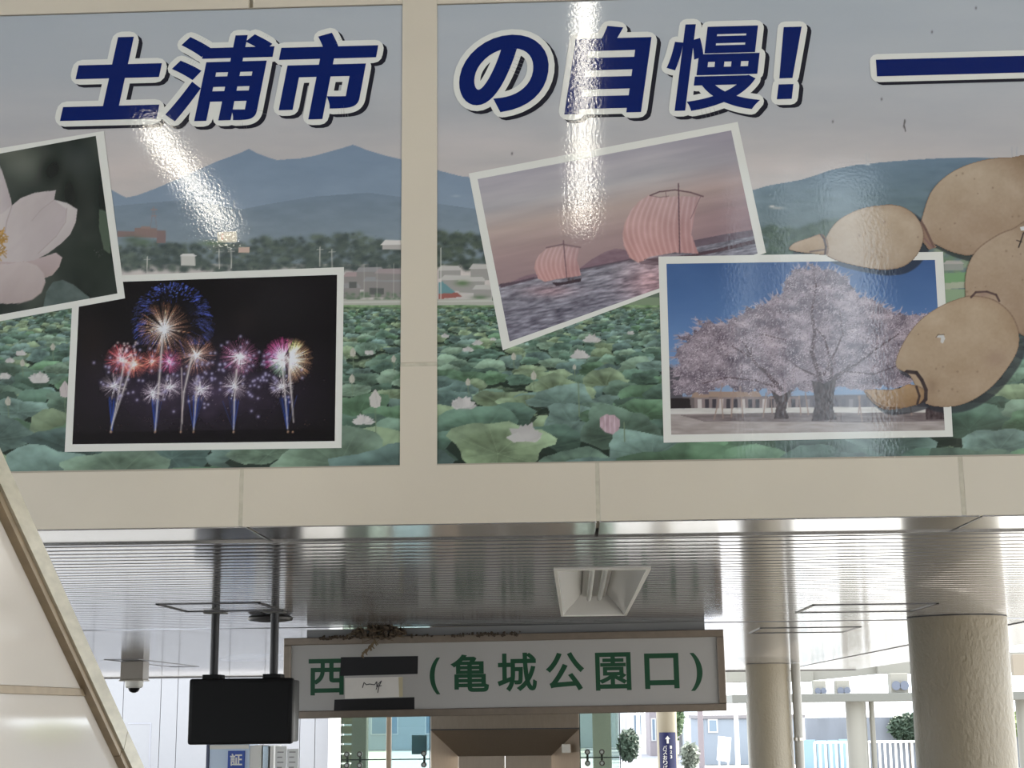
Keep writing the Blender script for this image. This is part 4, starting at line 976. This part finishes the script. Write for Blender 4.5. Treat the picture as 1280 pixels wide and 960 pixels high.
deb = MB()
for i in range(120):
    px = random.choice([random.uniform(395, 650), random.uniform(555, 650), random.uniform(400, 440)]); py = 798.5 - (px - 356) * .0218 - .5
    a = atY(px, py + random.uniform(-1.5, 2.5), YS - .03); deb.blob(tuple(a), random.uniform(.006, .014), 1, .4)
tag(deb.build('nest_debris', mud), 'scattered mud crumbs along the top edge of the hanging sign', 'debris', kind='stuff')

# ------------------------------------------------------------------ black monitor on two posts
YM = 10.9
m0, m1 = atY(235, 848, YM), atY(366, 930, YM); zb = (atY(233, 932, YM).z + atY(362, 929, YM).z) / 2; ztm = (atY(240, 849, YM).z + atY(364, 846.5, YM).z) / 2
x0, x1 = (atY(235, 890, YM).x), atY(366, 890, YM).x
mo = empty('hanging_monitor', ((x0 + x1) / 2, YM + .15, ZC)); tag(mo, 'black monitor housing hanging from the soffit on two dark posts', 'monitor')
MB().box(x0, x1, YM, YM + .06, zb, ztm, .018).build('front_bezel', dark, mo, True)
MB().box(x0 + .012, x1 - .008, YM + .055, YM + .30, zb + .012, ztm - .012, .012).build('rear_housing', mat('charcoal_metal', (70, 70, 72), .4, .3), mo, True)
MB().box(x0 + .03, x1 - .03, YM - .002, YM + .004, zb + .03, ztm - .03).build('screen', mat('black_screen', (9, 9, 11), .5, spec=.25), mo)
for px in (268.5, 343):
    x = atY(px, 800, YM + .15).x
    MB().tube((x, YM + .15, ztm - .01), (x, YM + .15, ZC - .006), .030, 18).build('post', mat('dark_post', (44, 44, 46), .4, .4), mo, True)
    MB().box(x - .075, x + .075, YM + .08, YM + .22, ZC - .014, ZC - .002, .003).build('ceiling_plate', mat('plate_grey', (120, 118, 114), .4, .5), mo)
    MB().box(x - .065, x + .065, YM + .07, YM + .23, ztm - .012, ztm + .03, .006).build('bracket', dark, mo)
p = atZ(338, 774, ZC - .03); e = empty('ceiling_speaker', (p.x, p.y, ZC)); tag(e, 'flat round dark fitting on the soffit behind the monitor post', 'ceiling fitting')
MB().lathe(p.x, p.y, [(.13, ZC - .045), (.165, ZC - .038), (.17, ZC - .02), (.15, ZC - .004)], 32).build('body', mat('dark_fitting', (52, 50, 50), .4), e, True)
MB().lathe(p.x, p.y, [(.09, ZC - .05), (.10, ZC - .044)], 24).build('grille', greyline, e, True)

# ------------------------------------------------------------------ camera box
p = atZ(165, 826, ZC); e = empty('security_camera', (p.x, p.y, ZC)); tag(e, 'small dome camera under a grey box on the soffit at the left', 'camera')
hwx = .155
MB().box(p.x - hwx, p.x + hwx, p.y, p.y + .3, ZC - .25, ZC - .004, .008).build('housing', mat('camera_box', (128, 120, 110), .4, .2), e)
MB().box(p.x - hwx - .01, p.x + hwx + .01, p.y - .01, p.y + .31, ZC - .27, ZC - .25, .004).build('base_plate', mat('camera_plate', (168, 160, 148), .4), e)
MB().lathe(p.x, p.y + .15, [(.10, ZC - .36), (.12, ZC - .34), (.125, ZC - .27)], 24).build('collar', mat('camera_white', (214, 212, 206), .4), e, True)
MB().lathe(p.x, p.y + .15, [(.02, ZC - .425), (.055, ZC - .41), (.075, ZC - .385), (.082, ZC - .36)], 24).build('dome', mat('dome_black', (18, 18, 20), .1), e, True)

# ------------------------------------------------------------------ far wall of white metal panels
YW = 35.0
fm = mat('white_metal_panel', (150, 150, 154), .25, 0, var=.02)
wb = empty('wall_back', (0, YW, 0)); tag(wb, kind='structure')
xa, xb = -17.0, atY(411, 900, YW).x
seam = sorted([xa] + [atY(x, 900, YW).x for x in (-60, 20, 112, 153, 200, 221, 285, 330, 375, 394)] + [xb])
for a, c_ in zip(seam, seam[1:]): MB().box(a + .006, c_ - .006, YW, YW + .1, 0, ZC + 1.6, .004).build('wall_panel', fm, wb)
MB().box(xa, xb, YW + .09, YW + .2, 0, ZC + 1.6).build('backing', greyline, wb)
MB().box(XW, XE + 1.4, YF, YF + .06, ZC - .03, ZC + .4).build('far_fascia', mat('rail_grey', (110, 108, 108), .4, .3), ceil)
d0, d1 = atY(160, 905, YW), atY(188, 905, YW)
fr_ = MB()
for a in ((d0.x, d1.x, d0.z, d0.z + .02), (d1.x, d1.x + .02, 0, d0.z + .02)): fr_.box(a[0], a[1], YW - .008, YW, a[2], a[3])
fr_.build('service_door_edge', mat('door_edge', (160, 160, 170), .4), wb)
px0, px1 = atY(411, 900, 34.8).x, atY(426, 900, 34.8).x
o = MB().box(px0 + .01, px1, 34.7, 35.0, 0, ZC + 1.6, .01).build('trim_1', mat('bright_post', (240, 240, 238), .4), kind='structure')

# ------------------------------------------------------------------ ID photo booth
YB = 22.0
b0, b1 = atY(260, 931, YB), atY(312, 931, YB); b2 = atY(364, 931, YB)
bt = empty('photo_booth', ((b0.x + b2.x) / 2, YB + .35, 0)); tag(bt, 'pale blue photo booth with a blue square sign below the monitor', 'photo booth')
MB().box(b0.x + .02, b1.x, YB, YB + .7, 0, b0.z, .015).build('booth_body', mat('booth_blue', (204, 220, 240), .35), bt)
MB().box(b0.x - .02, b0.x + .02, YB - .01, YB + .7, 0, b0.z + .01, .004).build('side_panel', mat('booth_navy', (26, 40, 80), .3), bt)
MB().box(b0.x + .03, b1.x - .01, YB - .02, YB, b0.z - .06, b0.z - .005, .004).build('top_strip', white_p, bt)
q0, q1 = atY(285, 938.5, YB - .02), atY(306, 938.5, YB - .02); qz = q0.z - (q1.x - q0.x) * 1.1
sgn = MB().box(q0.x, q1.x, YB - .02, YB, qz, q0.z, .002).build('booth_sign', mat('booth_sign_blue', (14, 66, 160), .35), bt)
ql = (q1.x - q0.x)
fv, ff, _, _ = letter_geo('証', (q0.x + ql * .14, q1.x - ql * .14, q0.z - ql * .86, q0.z - ql * .17), 0, ql * .018); flat('letter', fv, ff, YB - .022, white_p, sgn)
for a, c_ in ((0, .17), (.19, .27), (.29, .34)):
    MB().box(b1.x + a, b1.x + c_, YB + .02, YB + .6, 0, b0.z - .02, .006).build('curtain_frame', white_p if a != .19 else mat('booth_mirror', (130, 140, 146), .1, .8), bt)
for k in range(2):
    xq = b1.x + .36 + k * .17; o = MB().box(xq, xq + .16, YB + .05, YB + .08, .3, b0.z - .03 - .04 * k, .003).build('notice_board', mat('notice_white', (232, 232, 230), .5), bt)
    for j in range(5): MB().box(xq + .03, xq + .12 - .02 * (j % 2), YB + .046, YB + .05, b0.z - .12 - .07 * j, b0.z - .105 - .07 * j).build('printed_line', mat('print_grey', (150, 146, 146), .6), o)

# ------------------------------------------------------------------ glass lift enclosure with stainless portal
YE = 17.0
def ex(px, Y=YE): return atY(px, 930, Y).x
def ez(py, Y=YE, px=630): return atY(px, py, Y).z
li = empty('lift_enclosure', (ex(600), YE, 0)); tag(li, 'glass lift enclosure with a splayed stainless steel portal under the hanging sign', 'lift')
gl = glass('green_glass', (.68, .76, .71), .08); glb = glass('blue_glass', (.62, .74, .76), .08)
zj = ez(948); ztop = ZC - .02
thin = mat('glass_edge', (40, 56, 50), .3)
fit = mat('fitting_steel', (96, 92, 88), .3, .6)
for xa_, xb_, g_ in ((ex(427.5), ex(482.5), gl), (ex(489.5), ex(537), glb), (ex(725.5), ex(774), gl)):
    for za, zb_ in ((zj + .006, ztop), (.05, zj - .006)): MB().box(xa_, xb_, YE, YE + .012, za, zb_).build('glass_pane', g_, li)
    MB().box(xa_, xb_, YE + .001, YE + .011, zj - .006, zj + .006).build('pane_joint', thin, li)
for px in (427, 537.5, 725, 775): MB().box(ex(px) - .005, ex(px) + .005, YE - .002, YE + .016, .0, ztop).build('pane_edge', thin, li)
MB().box(ex(483), ex(489), YE - .02, YE + .06, 0, ztop, .006).build('mullion', mat('mullion_bronze', (190, 170, 146), .35, .4), li)
for px in (434, 450, 530, 734, 752):
    for zz in (ez(941), ez(955)):
        b = MB(); b.tube((ex(px), YE - .03, zz), (ex(px), YE + .03, zz), .030, 16); o = b.build('point_fitting', fit, li, True)
        MB().tube((ex(px), YE - .034, zz), (ex(px), YE - .030, zz), .017, 12).build('cap', mat('cap_light', (190, 196, 190), .3, .4), o, True)
    MB().box(ex(px) - .012, ex(px) + .012, YE + .03, YE + .05, ez(957), ez(939)).build('fitting_arm', fit, li)
# portal
zo, zi = ez(912), ez(945, YE + .45); xo0, xo1 = ex(538.5), ex(724.5); xi0, xi1 = ex(573, YE + .45), ex(689, YE + .45); ye2 = YE + .45
st2 = mat('portal_steel', (168, 156, 142), .3, .8, var=.08, vscale=10, stretch=(6, 6, 1)); st3 = mat('portal_steel_light', (196, 182, 166), .3, .7, var=.06, vscale=8, stretch=(6, 6, 1))
MB().box(xo0, xo1, YE - .01, YE + .03, zo + .012, ztop, .003).build('header_panel', st2, li)
MB().box(xo0, xo1, YE, YE + .03, zo, zo + .012).build('header_gap', greyline, li)
MB().prism([(xo0, YE, zo), (xo1, YE, zo), (xi1, ye2, zi), (xi0, ye2, zi)], (0, .004, .008)).build('portal_soffit', st2, li)
MB().prism([(xo0, YE, 0), (xo0, YE, zo), (xi0, ye2, zi), (xi0, ye2, 0)], (0, .008, 0)).build('portal_jamb', st3, li)
MB().prism([(xo1, YE, 0), (xo1, YE, zo), (xi1, ye2, zi), (xi1, ye2, 0)], (0, .008, 0)).build('portal_jamb', st3, li)
xm = (xi0 + xi1) / 2
for a, c_ in ((xi0, xm - .003), (xm + .003, xi1)): MB().box(a, c_, ye2 + .02, ye2 + .06, 0, zi + .05).build('lift_door', st3, li)
MB().box(ex(702), ex(713), YE + .02, YE + .12, ez(942), ez(931), .006).build('indicator_box', mat('indicator', (206, 202, 192), .4), li)
# inside the glass shaft
MB().box(ex(441, 18.2), ex(459, 18.2), 18.1, 18.3, 0, ztop).build('shaft_post', mat('shaft_green', (232, 234, 222), .5), li)
MB().box(ex(741, 18.2), ex(764, 18.2), 18.1, 18.3, 0, ztop).build('shaft_post', MATS['shaft_green'], li)
MB().box(ex(514), ex(533), YE + .05, YE + .07, ez(942), ez(918), .004).build('notice_plate', mat('notice_teal', (214, 226, 224), .4), li)
for k in range(22): MB().box(ex(427, 18.4), ex(443, 18.4), 18.3, 18.34, .3 + k * .11, .39 + k * .11).build('louvre', mat('louvre_cream', (224, 220, 196), .5), li)

# ------------------------------------------------------------------ street side: round post with blue bus sign
YP = 31.0
cp = atY(834, 930, YP); r = .20
e = empty('canopy_post', (cp.x, YP, 0)); tag(e, 'round cream post wearing a navy bus sign, seen below the sign box', 'post')
MB().lathe(cp.x, YP, [(r, 0), (r, 3.3)], 32).build('shaft', mat('post_cream', (150, 140, 120), .5), e, True)
zt_ = atY(834, 915.5, YP - r).z
b = MB(); ns = 14
for i in range(ns):
    a0, a1 = math.radians(-50 + 100 * i / ns), math.radians(-50 + 100 * (i + 1) / ns); R2 = r + .012
    b.add([(cp.x + R2 * math.sin(a), YP - R2 * math.cos(a), z) for z in (.9, zt_) for a in (a0, a1)], [(0, 1, 3, 2)])
pl = b.build('bus_sign', mat('bus_sign_navy', (22, 26, 76), .4), e, keep=True)
U3 = YP / 1930
def wrap(ch, px, py, w_, h_, bold=.10):
    c_ = atY(px, py, YP - r); v, f, _, _ = letter_geo(ch, (c_.x - w_ * U3 / 2, c_.x + w_ * U3 / 2, c_.z - h_ * U3 / 2, c_.z + h_ * U3 / 2), 0, bold * U3)
    bb = MB(); bb.add([(x, YP - math.sqrt(max((r + .02) ** 2 - (x - cp.x) ** 2, 1e-4)), z) for x, z in v], f); bb.build('letter', white_p, pl, keep=True)
for i, ch in enumerate('バスおりば'): wrap(ch, 831.2 + i * .15, 934.5 + i * 6.2, 5, 5.2, .08)
for i, ch in enumerate('123'): wrap(ch, 838.6 + i * .2, 934 + i * 6, 2.4, 3.8, .1)
ar = atY(834.5, 924.5, YP - r); bb = MB(); k = U3
bb.add([(ar.x + x * k, YP - r - .02, ar.z + z * k) for x, z in ((-3.2, .6), (3.2, .6), (0, 4.6), (-1.3, .6), (1.3, .6), (1.3, -4.6), (-1.3, -4.6))], [(0, 1, 2), (3, 6, 5, 4)]); bb.build('arrow', white_p, pl, keep=True)

# ------------------------------------------------------------------ bus canopy beyond the columns
YK = 40.0
kc = mat('canopy_grey', (98, 98, 92), .5); kw = mat('canopy_cream', (130, 127, 118), .5)
cn = empty('bus_canopy', (atY(1075, 900, YK).x, YK, 0)); tag(cn, 'pale flat bus canopy with lamp boxes, standing behind the columns', 'canopy')
def kx(px, Y=YK): return atY(px, 880, Y).x
def kz(py, px=1075, Y=YK): return atY(px, py, Y).z
MB().box(kx(915), kx(1420), YK - .1, YK + 3.0, kz(877), kz(866.5), .02).build('roof_slab', kc, cn)
for px, w_ in ((1074, .25), (1290, .25), (948, .25)): MB().lathe(kx(px), YK + .6, [(w_, 0), (w_, kz(876))], 24).build('column', kw, cn, True)
for px in (1096.5, 1086): MB().tube((kx(px), YK + .8, 0), (kx(px), YK + .8, kz(876)), .07, 12).build('pole', kw, cn, True)
for px, w_, pt in ((1027, 15, 850), (1056, 17, 850), (1127, 22, 842)):
    bx2 = MB().box(kx(px - w_ / 2), kx(px + w_ / 2), YK + .1, YK + .5, kz(867), kz(pt), .02).build('lamp_box', kw, cn)
    for s in (-1, 1):
        q = Vector((kx(px + s * w_ * .24), YK + .1, kz(863 if w_ < 20 else 857.5))); MB().tube(q, q + Vector((0, -.10, 0)), .065 * w_ / 16, 16, .085 * w_ / 16).build('round_lamp', mat('lamp_glass', (84, 90, 104), .2), bx2, True)
MB().prism([(kx(1027), YK + 1.5, kz(849)), (kx(1117), YK + 1.5, kz(841)), (kx(1117), YK + 1.5, kz(826)), (kx(1027), YK + 1.5, kz(835))], (0, .3, 0)).build('sloping_fascia', kw, cn)
MB().box(kx(1112), kx(1420), YK + 1.3, YK + 1.9, kz(841), kz(815), .01).build('upper_fascia', kw, cn)
MB().box(kx(915), kx(1028), YK + 1.3, YK + 1.9, kz(850), kz(831), .01).build('upper_fascia', kw, cn)
for i in range(16):
    px = 1058 + i * 8; MB().prism([(kx(px), YK + 1.6, kz(813 - i * .8)), (kx(px + 4), YK + 1.6, kz(813 - i * .8)), (kx(px + 16), YK + 1.9, kz(800 - i * .6)), (kx(px + 12), YK + 1.9, kz(800 - i * .6))], (0, .05, .02)).build('roof_rib', kc, cn)
MB().box(kx(1266), kx(1420), YK - .3, YK - .1, kz(845, 1275), kz(818, 1275), .01).build('end_panel', mat('taupe_panel', (128, 118, 104), .5), cn)

# ------------------------------------------------------------------ fence, wall and ivy behind the canopy
YG = 52.0
fe = empty('railing', (atY(1080, 930, YG).x, YG, 0)); tag(fe, 'white railing of upright bars in front of the ivy wall', 'railing')
fx0, fx1 = atY(1018, 930, YG).x, atY(1160, 930, YG).x; ftop = atY(1085, 926, YG).z
rw = mat('railing_white', (226, 226, 222), .5)
MB().box(fx0, fx1, YG - .03, YG + .03, ftop - .07, ftop, .01).build('top_rail', rw, fe); MB().box(fx0, fx1, YG - .02, YG + .02, .1, .15).build('bottom_rail', rw, fe)
nb_ = int((fx1 - fx0) / .17)
for i in range(nb_ + 1):
    x = fx0 + (fx1 - fx0) * i / nb_; MB().box(x - .035, x + .035, YG - .015, YG + .015, .0, ftop - .04).build('bar', rw, fe)
YV = 64.0
wl = MB().box(atY(1008, 920, YV).x, atY(1420, 920, YV).x, YV, YV + .4, 0, atY(1080, 896.5, YV).z).build('concrete_wall', mat('stained_concrete', (122, 126, 134), .9, var=.35, vscale=.9, stretch=(1, 1, .25)))
tag(wl, 'stained grey concrete wall with ivy behind the white railing', 'wall')
bp_ = empty('site_hoarding', (atY(1040, 930, 62).x, 62, 0)); tag(bp_, 'pale blue sheet hoarding in front of the concrete wall', 'hoarding')
hx = [atY(x, 930, 62).x for x in (1004, 1020, 1034, 1048, 1062, 1080)]
for a, c_ in zip(hx, hx[1:]): MB().box(a + .02, c_ - .02, 62, 62.06, 0, atY(1040, 925, 62).z + random.uniform(-.03, .03), .01).build('sheet', mat('pale_blue_sheet', (116, 142, 156), .4), bp_)
def leafy(name, lab, cat, c, rad, n, m, seed):
    random.seed(seed); b = MB()
    for i in range(n):
        d = Vector((random.gauss(0, 1), random.gauss(0, 1), random.gauss(0, 1))).normalized() * random.random() ** .4
        p = Vector(c) + Vector((d.x * rad[0], d.y * rad[1], d.z * rad[2])); a = Vector((random.uniform(-1, 1), random.uniform(-1, 1), random.uniform(-1, 1))).normalized() * .17; q = a.orthogonal().normalized() * .10
        b.add([p - a, p + q, p + a, p - q], [(0, 1, 2, 3)])
    e = empty(name, (c[0], c[1], max(0, c[2] - rad[2]))); tag(e, lab, cat); b.build('foliage', m, e, keep=True, kind='stuff'); st = MB(); st.tube((c[0], c[1], 0), (c[0], c[1], c[2]), .05, 8, .03); st.build('stem', mat('bark', (90, 74, 58), .9), e)
ivym = mat('ivy_green', (66, 82, 66), .6, var=.4, vscale=3)
iv = atY(1136, 909, YV - .3); leafy('ivy', 'dark green ivy climbing over the concrete wall', 'ivy', (iv.x, YV - .42, iv.z), (.85, .2, .55), 900, ivym, 3)
iv = atY(1272, 905, YV - .3); leafy('bush', 'yellow-green bush at the far right edge beyond the front column', 'bush', (iv.x, YV - .75, iv.z), (1.2, .5, .5), 700, mat('bush_green', (120, 140, 70), .6, var=.4, vscale=3), 4)

# ------------------------------------------------------------------ street beyond the sign post
asphalt = mat('sunlit_asphalt', (150, 150, 156), .8, var=.1, vscale=.6)
MB().box(atY(740, 930, 60).x, atY(905, 930, 60).x, 36, 138, 0, .012).build('floor_road', asphalt, kind='structure')
def house(px0, px1, py, Y, dep, c, lab, roof=None, wins=(), name='street_building'):
    x0_, x1_ = atY(px0, 910, Y).x, atY(px1, 910, Y).x; zt2 = atY((px0 + px1) / 2, py, Y).z
    e = empty(name, ((x0_ + x1_) / 2, Y, 0)); tag(e, lab, 'building')
    MB().box(x0_, x1_, Y, Y + dep, 0, zt2, .03).build('walls', mat('house_%d_%d_%d' % c, c, .7, var=.08, vscale=.7), e)
    MB().box(x0_ - .1, x1_ + .1, Y - .1, Y + dep, zt2, zt2 + .15).build('roof', mat('roof_grey', (120, 116, 118), .7), e)
    for a, b_, u, v in wins:
        xa2, xb2 = x0_ + (x1_ - x0_) * a, x0_ + (x1_ - x0_) * b_
        f = MB().box(xa2, xb2, Y - .05, Y, u, v).build('window', mat('win_frame', (190, 190, 190), .5), e); MB().box(xa2 + .06, xb2 - .06, Y - .06, Y - .045, u + .06, v - .06).build('pane', mat('win_pane', (110, 126, 140), .1), f)
house(772, 786, 780, 98, 5, (166, 168, 172), 'pale grey house at the end of the street, left side', wins=((.55, .7, .8, 2.0), (.8, .95, .8, 2.0), (.6, .9, 3, 4.2)))
house(788, 806, 800, 90, 5, (200, 198, 196), 'narrow white house on the far side of the street', wins=((.2, .8, 1.0, 2.2), (.2, .8, 3.2, 4.4)))
house(812, 832, 800, 84, 5, (140, 132, 135), 'mauve fronted house behind the bus sign post', wins=((.1, .4, .8, 2.0), (.6, .9, .8, 2.0)))
house(860, 876, 820, 80, 8, (196, 202, 206), 'pale blue-white house right of the bus sign post', wins=((.15, .5, .4, 2.2),))
house(880, 1004, 898, 70, 8, (130, 138, 148), 'low grey-blue building with boarded front behind the smooth column', wins=((.04, .14, 1.4, 2.0), (.5, .6, 1.2, 2.0), (.7, .8, 1.2, 2.0)))
house(430, 770, 790, 104, 8, (150, 158, 162), 'wide pale block added far behind the glass lift enclosure to dim its panes', wins=((.1, .2, 1, 2.4), (.3, .4, 1, 2.4)))  # block put in to keep the bright sky out of the glass panes
e = empty('timber_post', (atY(877, 930, 66).x, 66, 0)); tag(e, 'mauve-brown upright post at the corner of the low building', 'post')
MB().box(atY(873.5, 930, 66).x, atY(880, 930, 66).x, 66, 66.3, 0, 4.2, .01).build('shaft', mat('mauve_wood', (124, 114, 116), .7), e); MB().box(atY(872.5, 930, 66).x, atY(881, 930, 66).x, 65.97, 66.33, 4.2, 4.28).build('cap', mat('cap_wood', (140, 120, 120), .7), e)
bd = empty('leaning_board', (atY(905, 945, 58).x, 58, 0)); tag(bd, 'tilted white board on legs in front of the low building', 'board')
P = [atY(x, y, 58) for x, y in ((898, 920), (914, 922), (912, 953), (896, 950))]; MB().prism(P, (0, .05, 0)).build('board_face', mat('board_white', (234, 234, 236), .5), bd)
for px in (899, 910): MB().tube((atY(px, 948, 58).x, 58.08, 0), (atY(px, 948, 58).x, 58.08, P[2].z + .1), .03, 8).build('leg', rw, bd)
for px, Y, h_, lab in ((798, 76, 7, 'slim utility pole at the roadside left of the bus sign'), (921, 62, 6, 'white utility pole in front of the low building')):
    x = atY(px, 920, Y).x; e = empty('utility_pole', (x, Y, 0)); tag(e, lab, 'pole'); MB().tube((x, Y, 0), (x, Y, h_), .10, 10, .07).build('shaft', mat('pole_grey', (196, 196, 194), .6), e, True); MB().box(x - .5, x + .5, Y - .04, Y + .04, h_ - .6, h_ - .5).build('crossarm', fit, e)
v = atY(785, 908, 74); leafy('roadside_bush', 'dark green bush at the roadside left of the slim utility pole', 'bush', (v.x, 74, .8), (.5, .4, .75), 600, ivym, 5)
v = atY(845, 905, 70); leafy('street_tree', 'green tree just right of the bus sign post', 'tree', (v.x, 70, v.z + .6), (.35, .4, 1.3), 700, mat('tree_green', (84, 104, 72), .6, var=.4, vscale=3), 6)
v = atY(862, 940, 58); leafy('planted_shrub', 'small pale shrub by the kerb between the bus sign and the mauve post', 'shrub', (v.x, 58, .75), (.30, .3, .5), 320, mat('shrub_green', (120, 126, 112), .6, var=.4, vscale=4), 8)
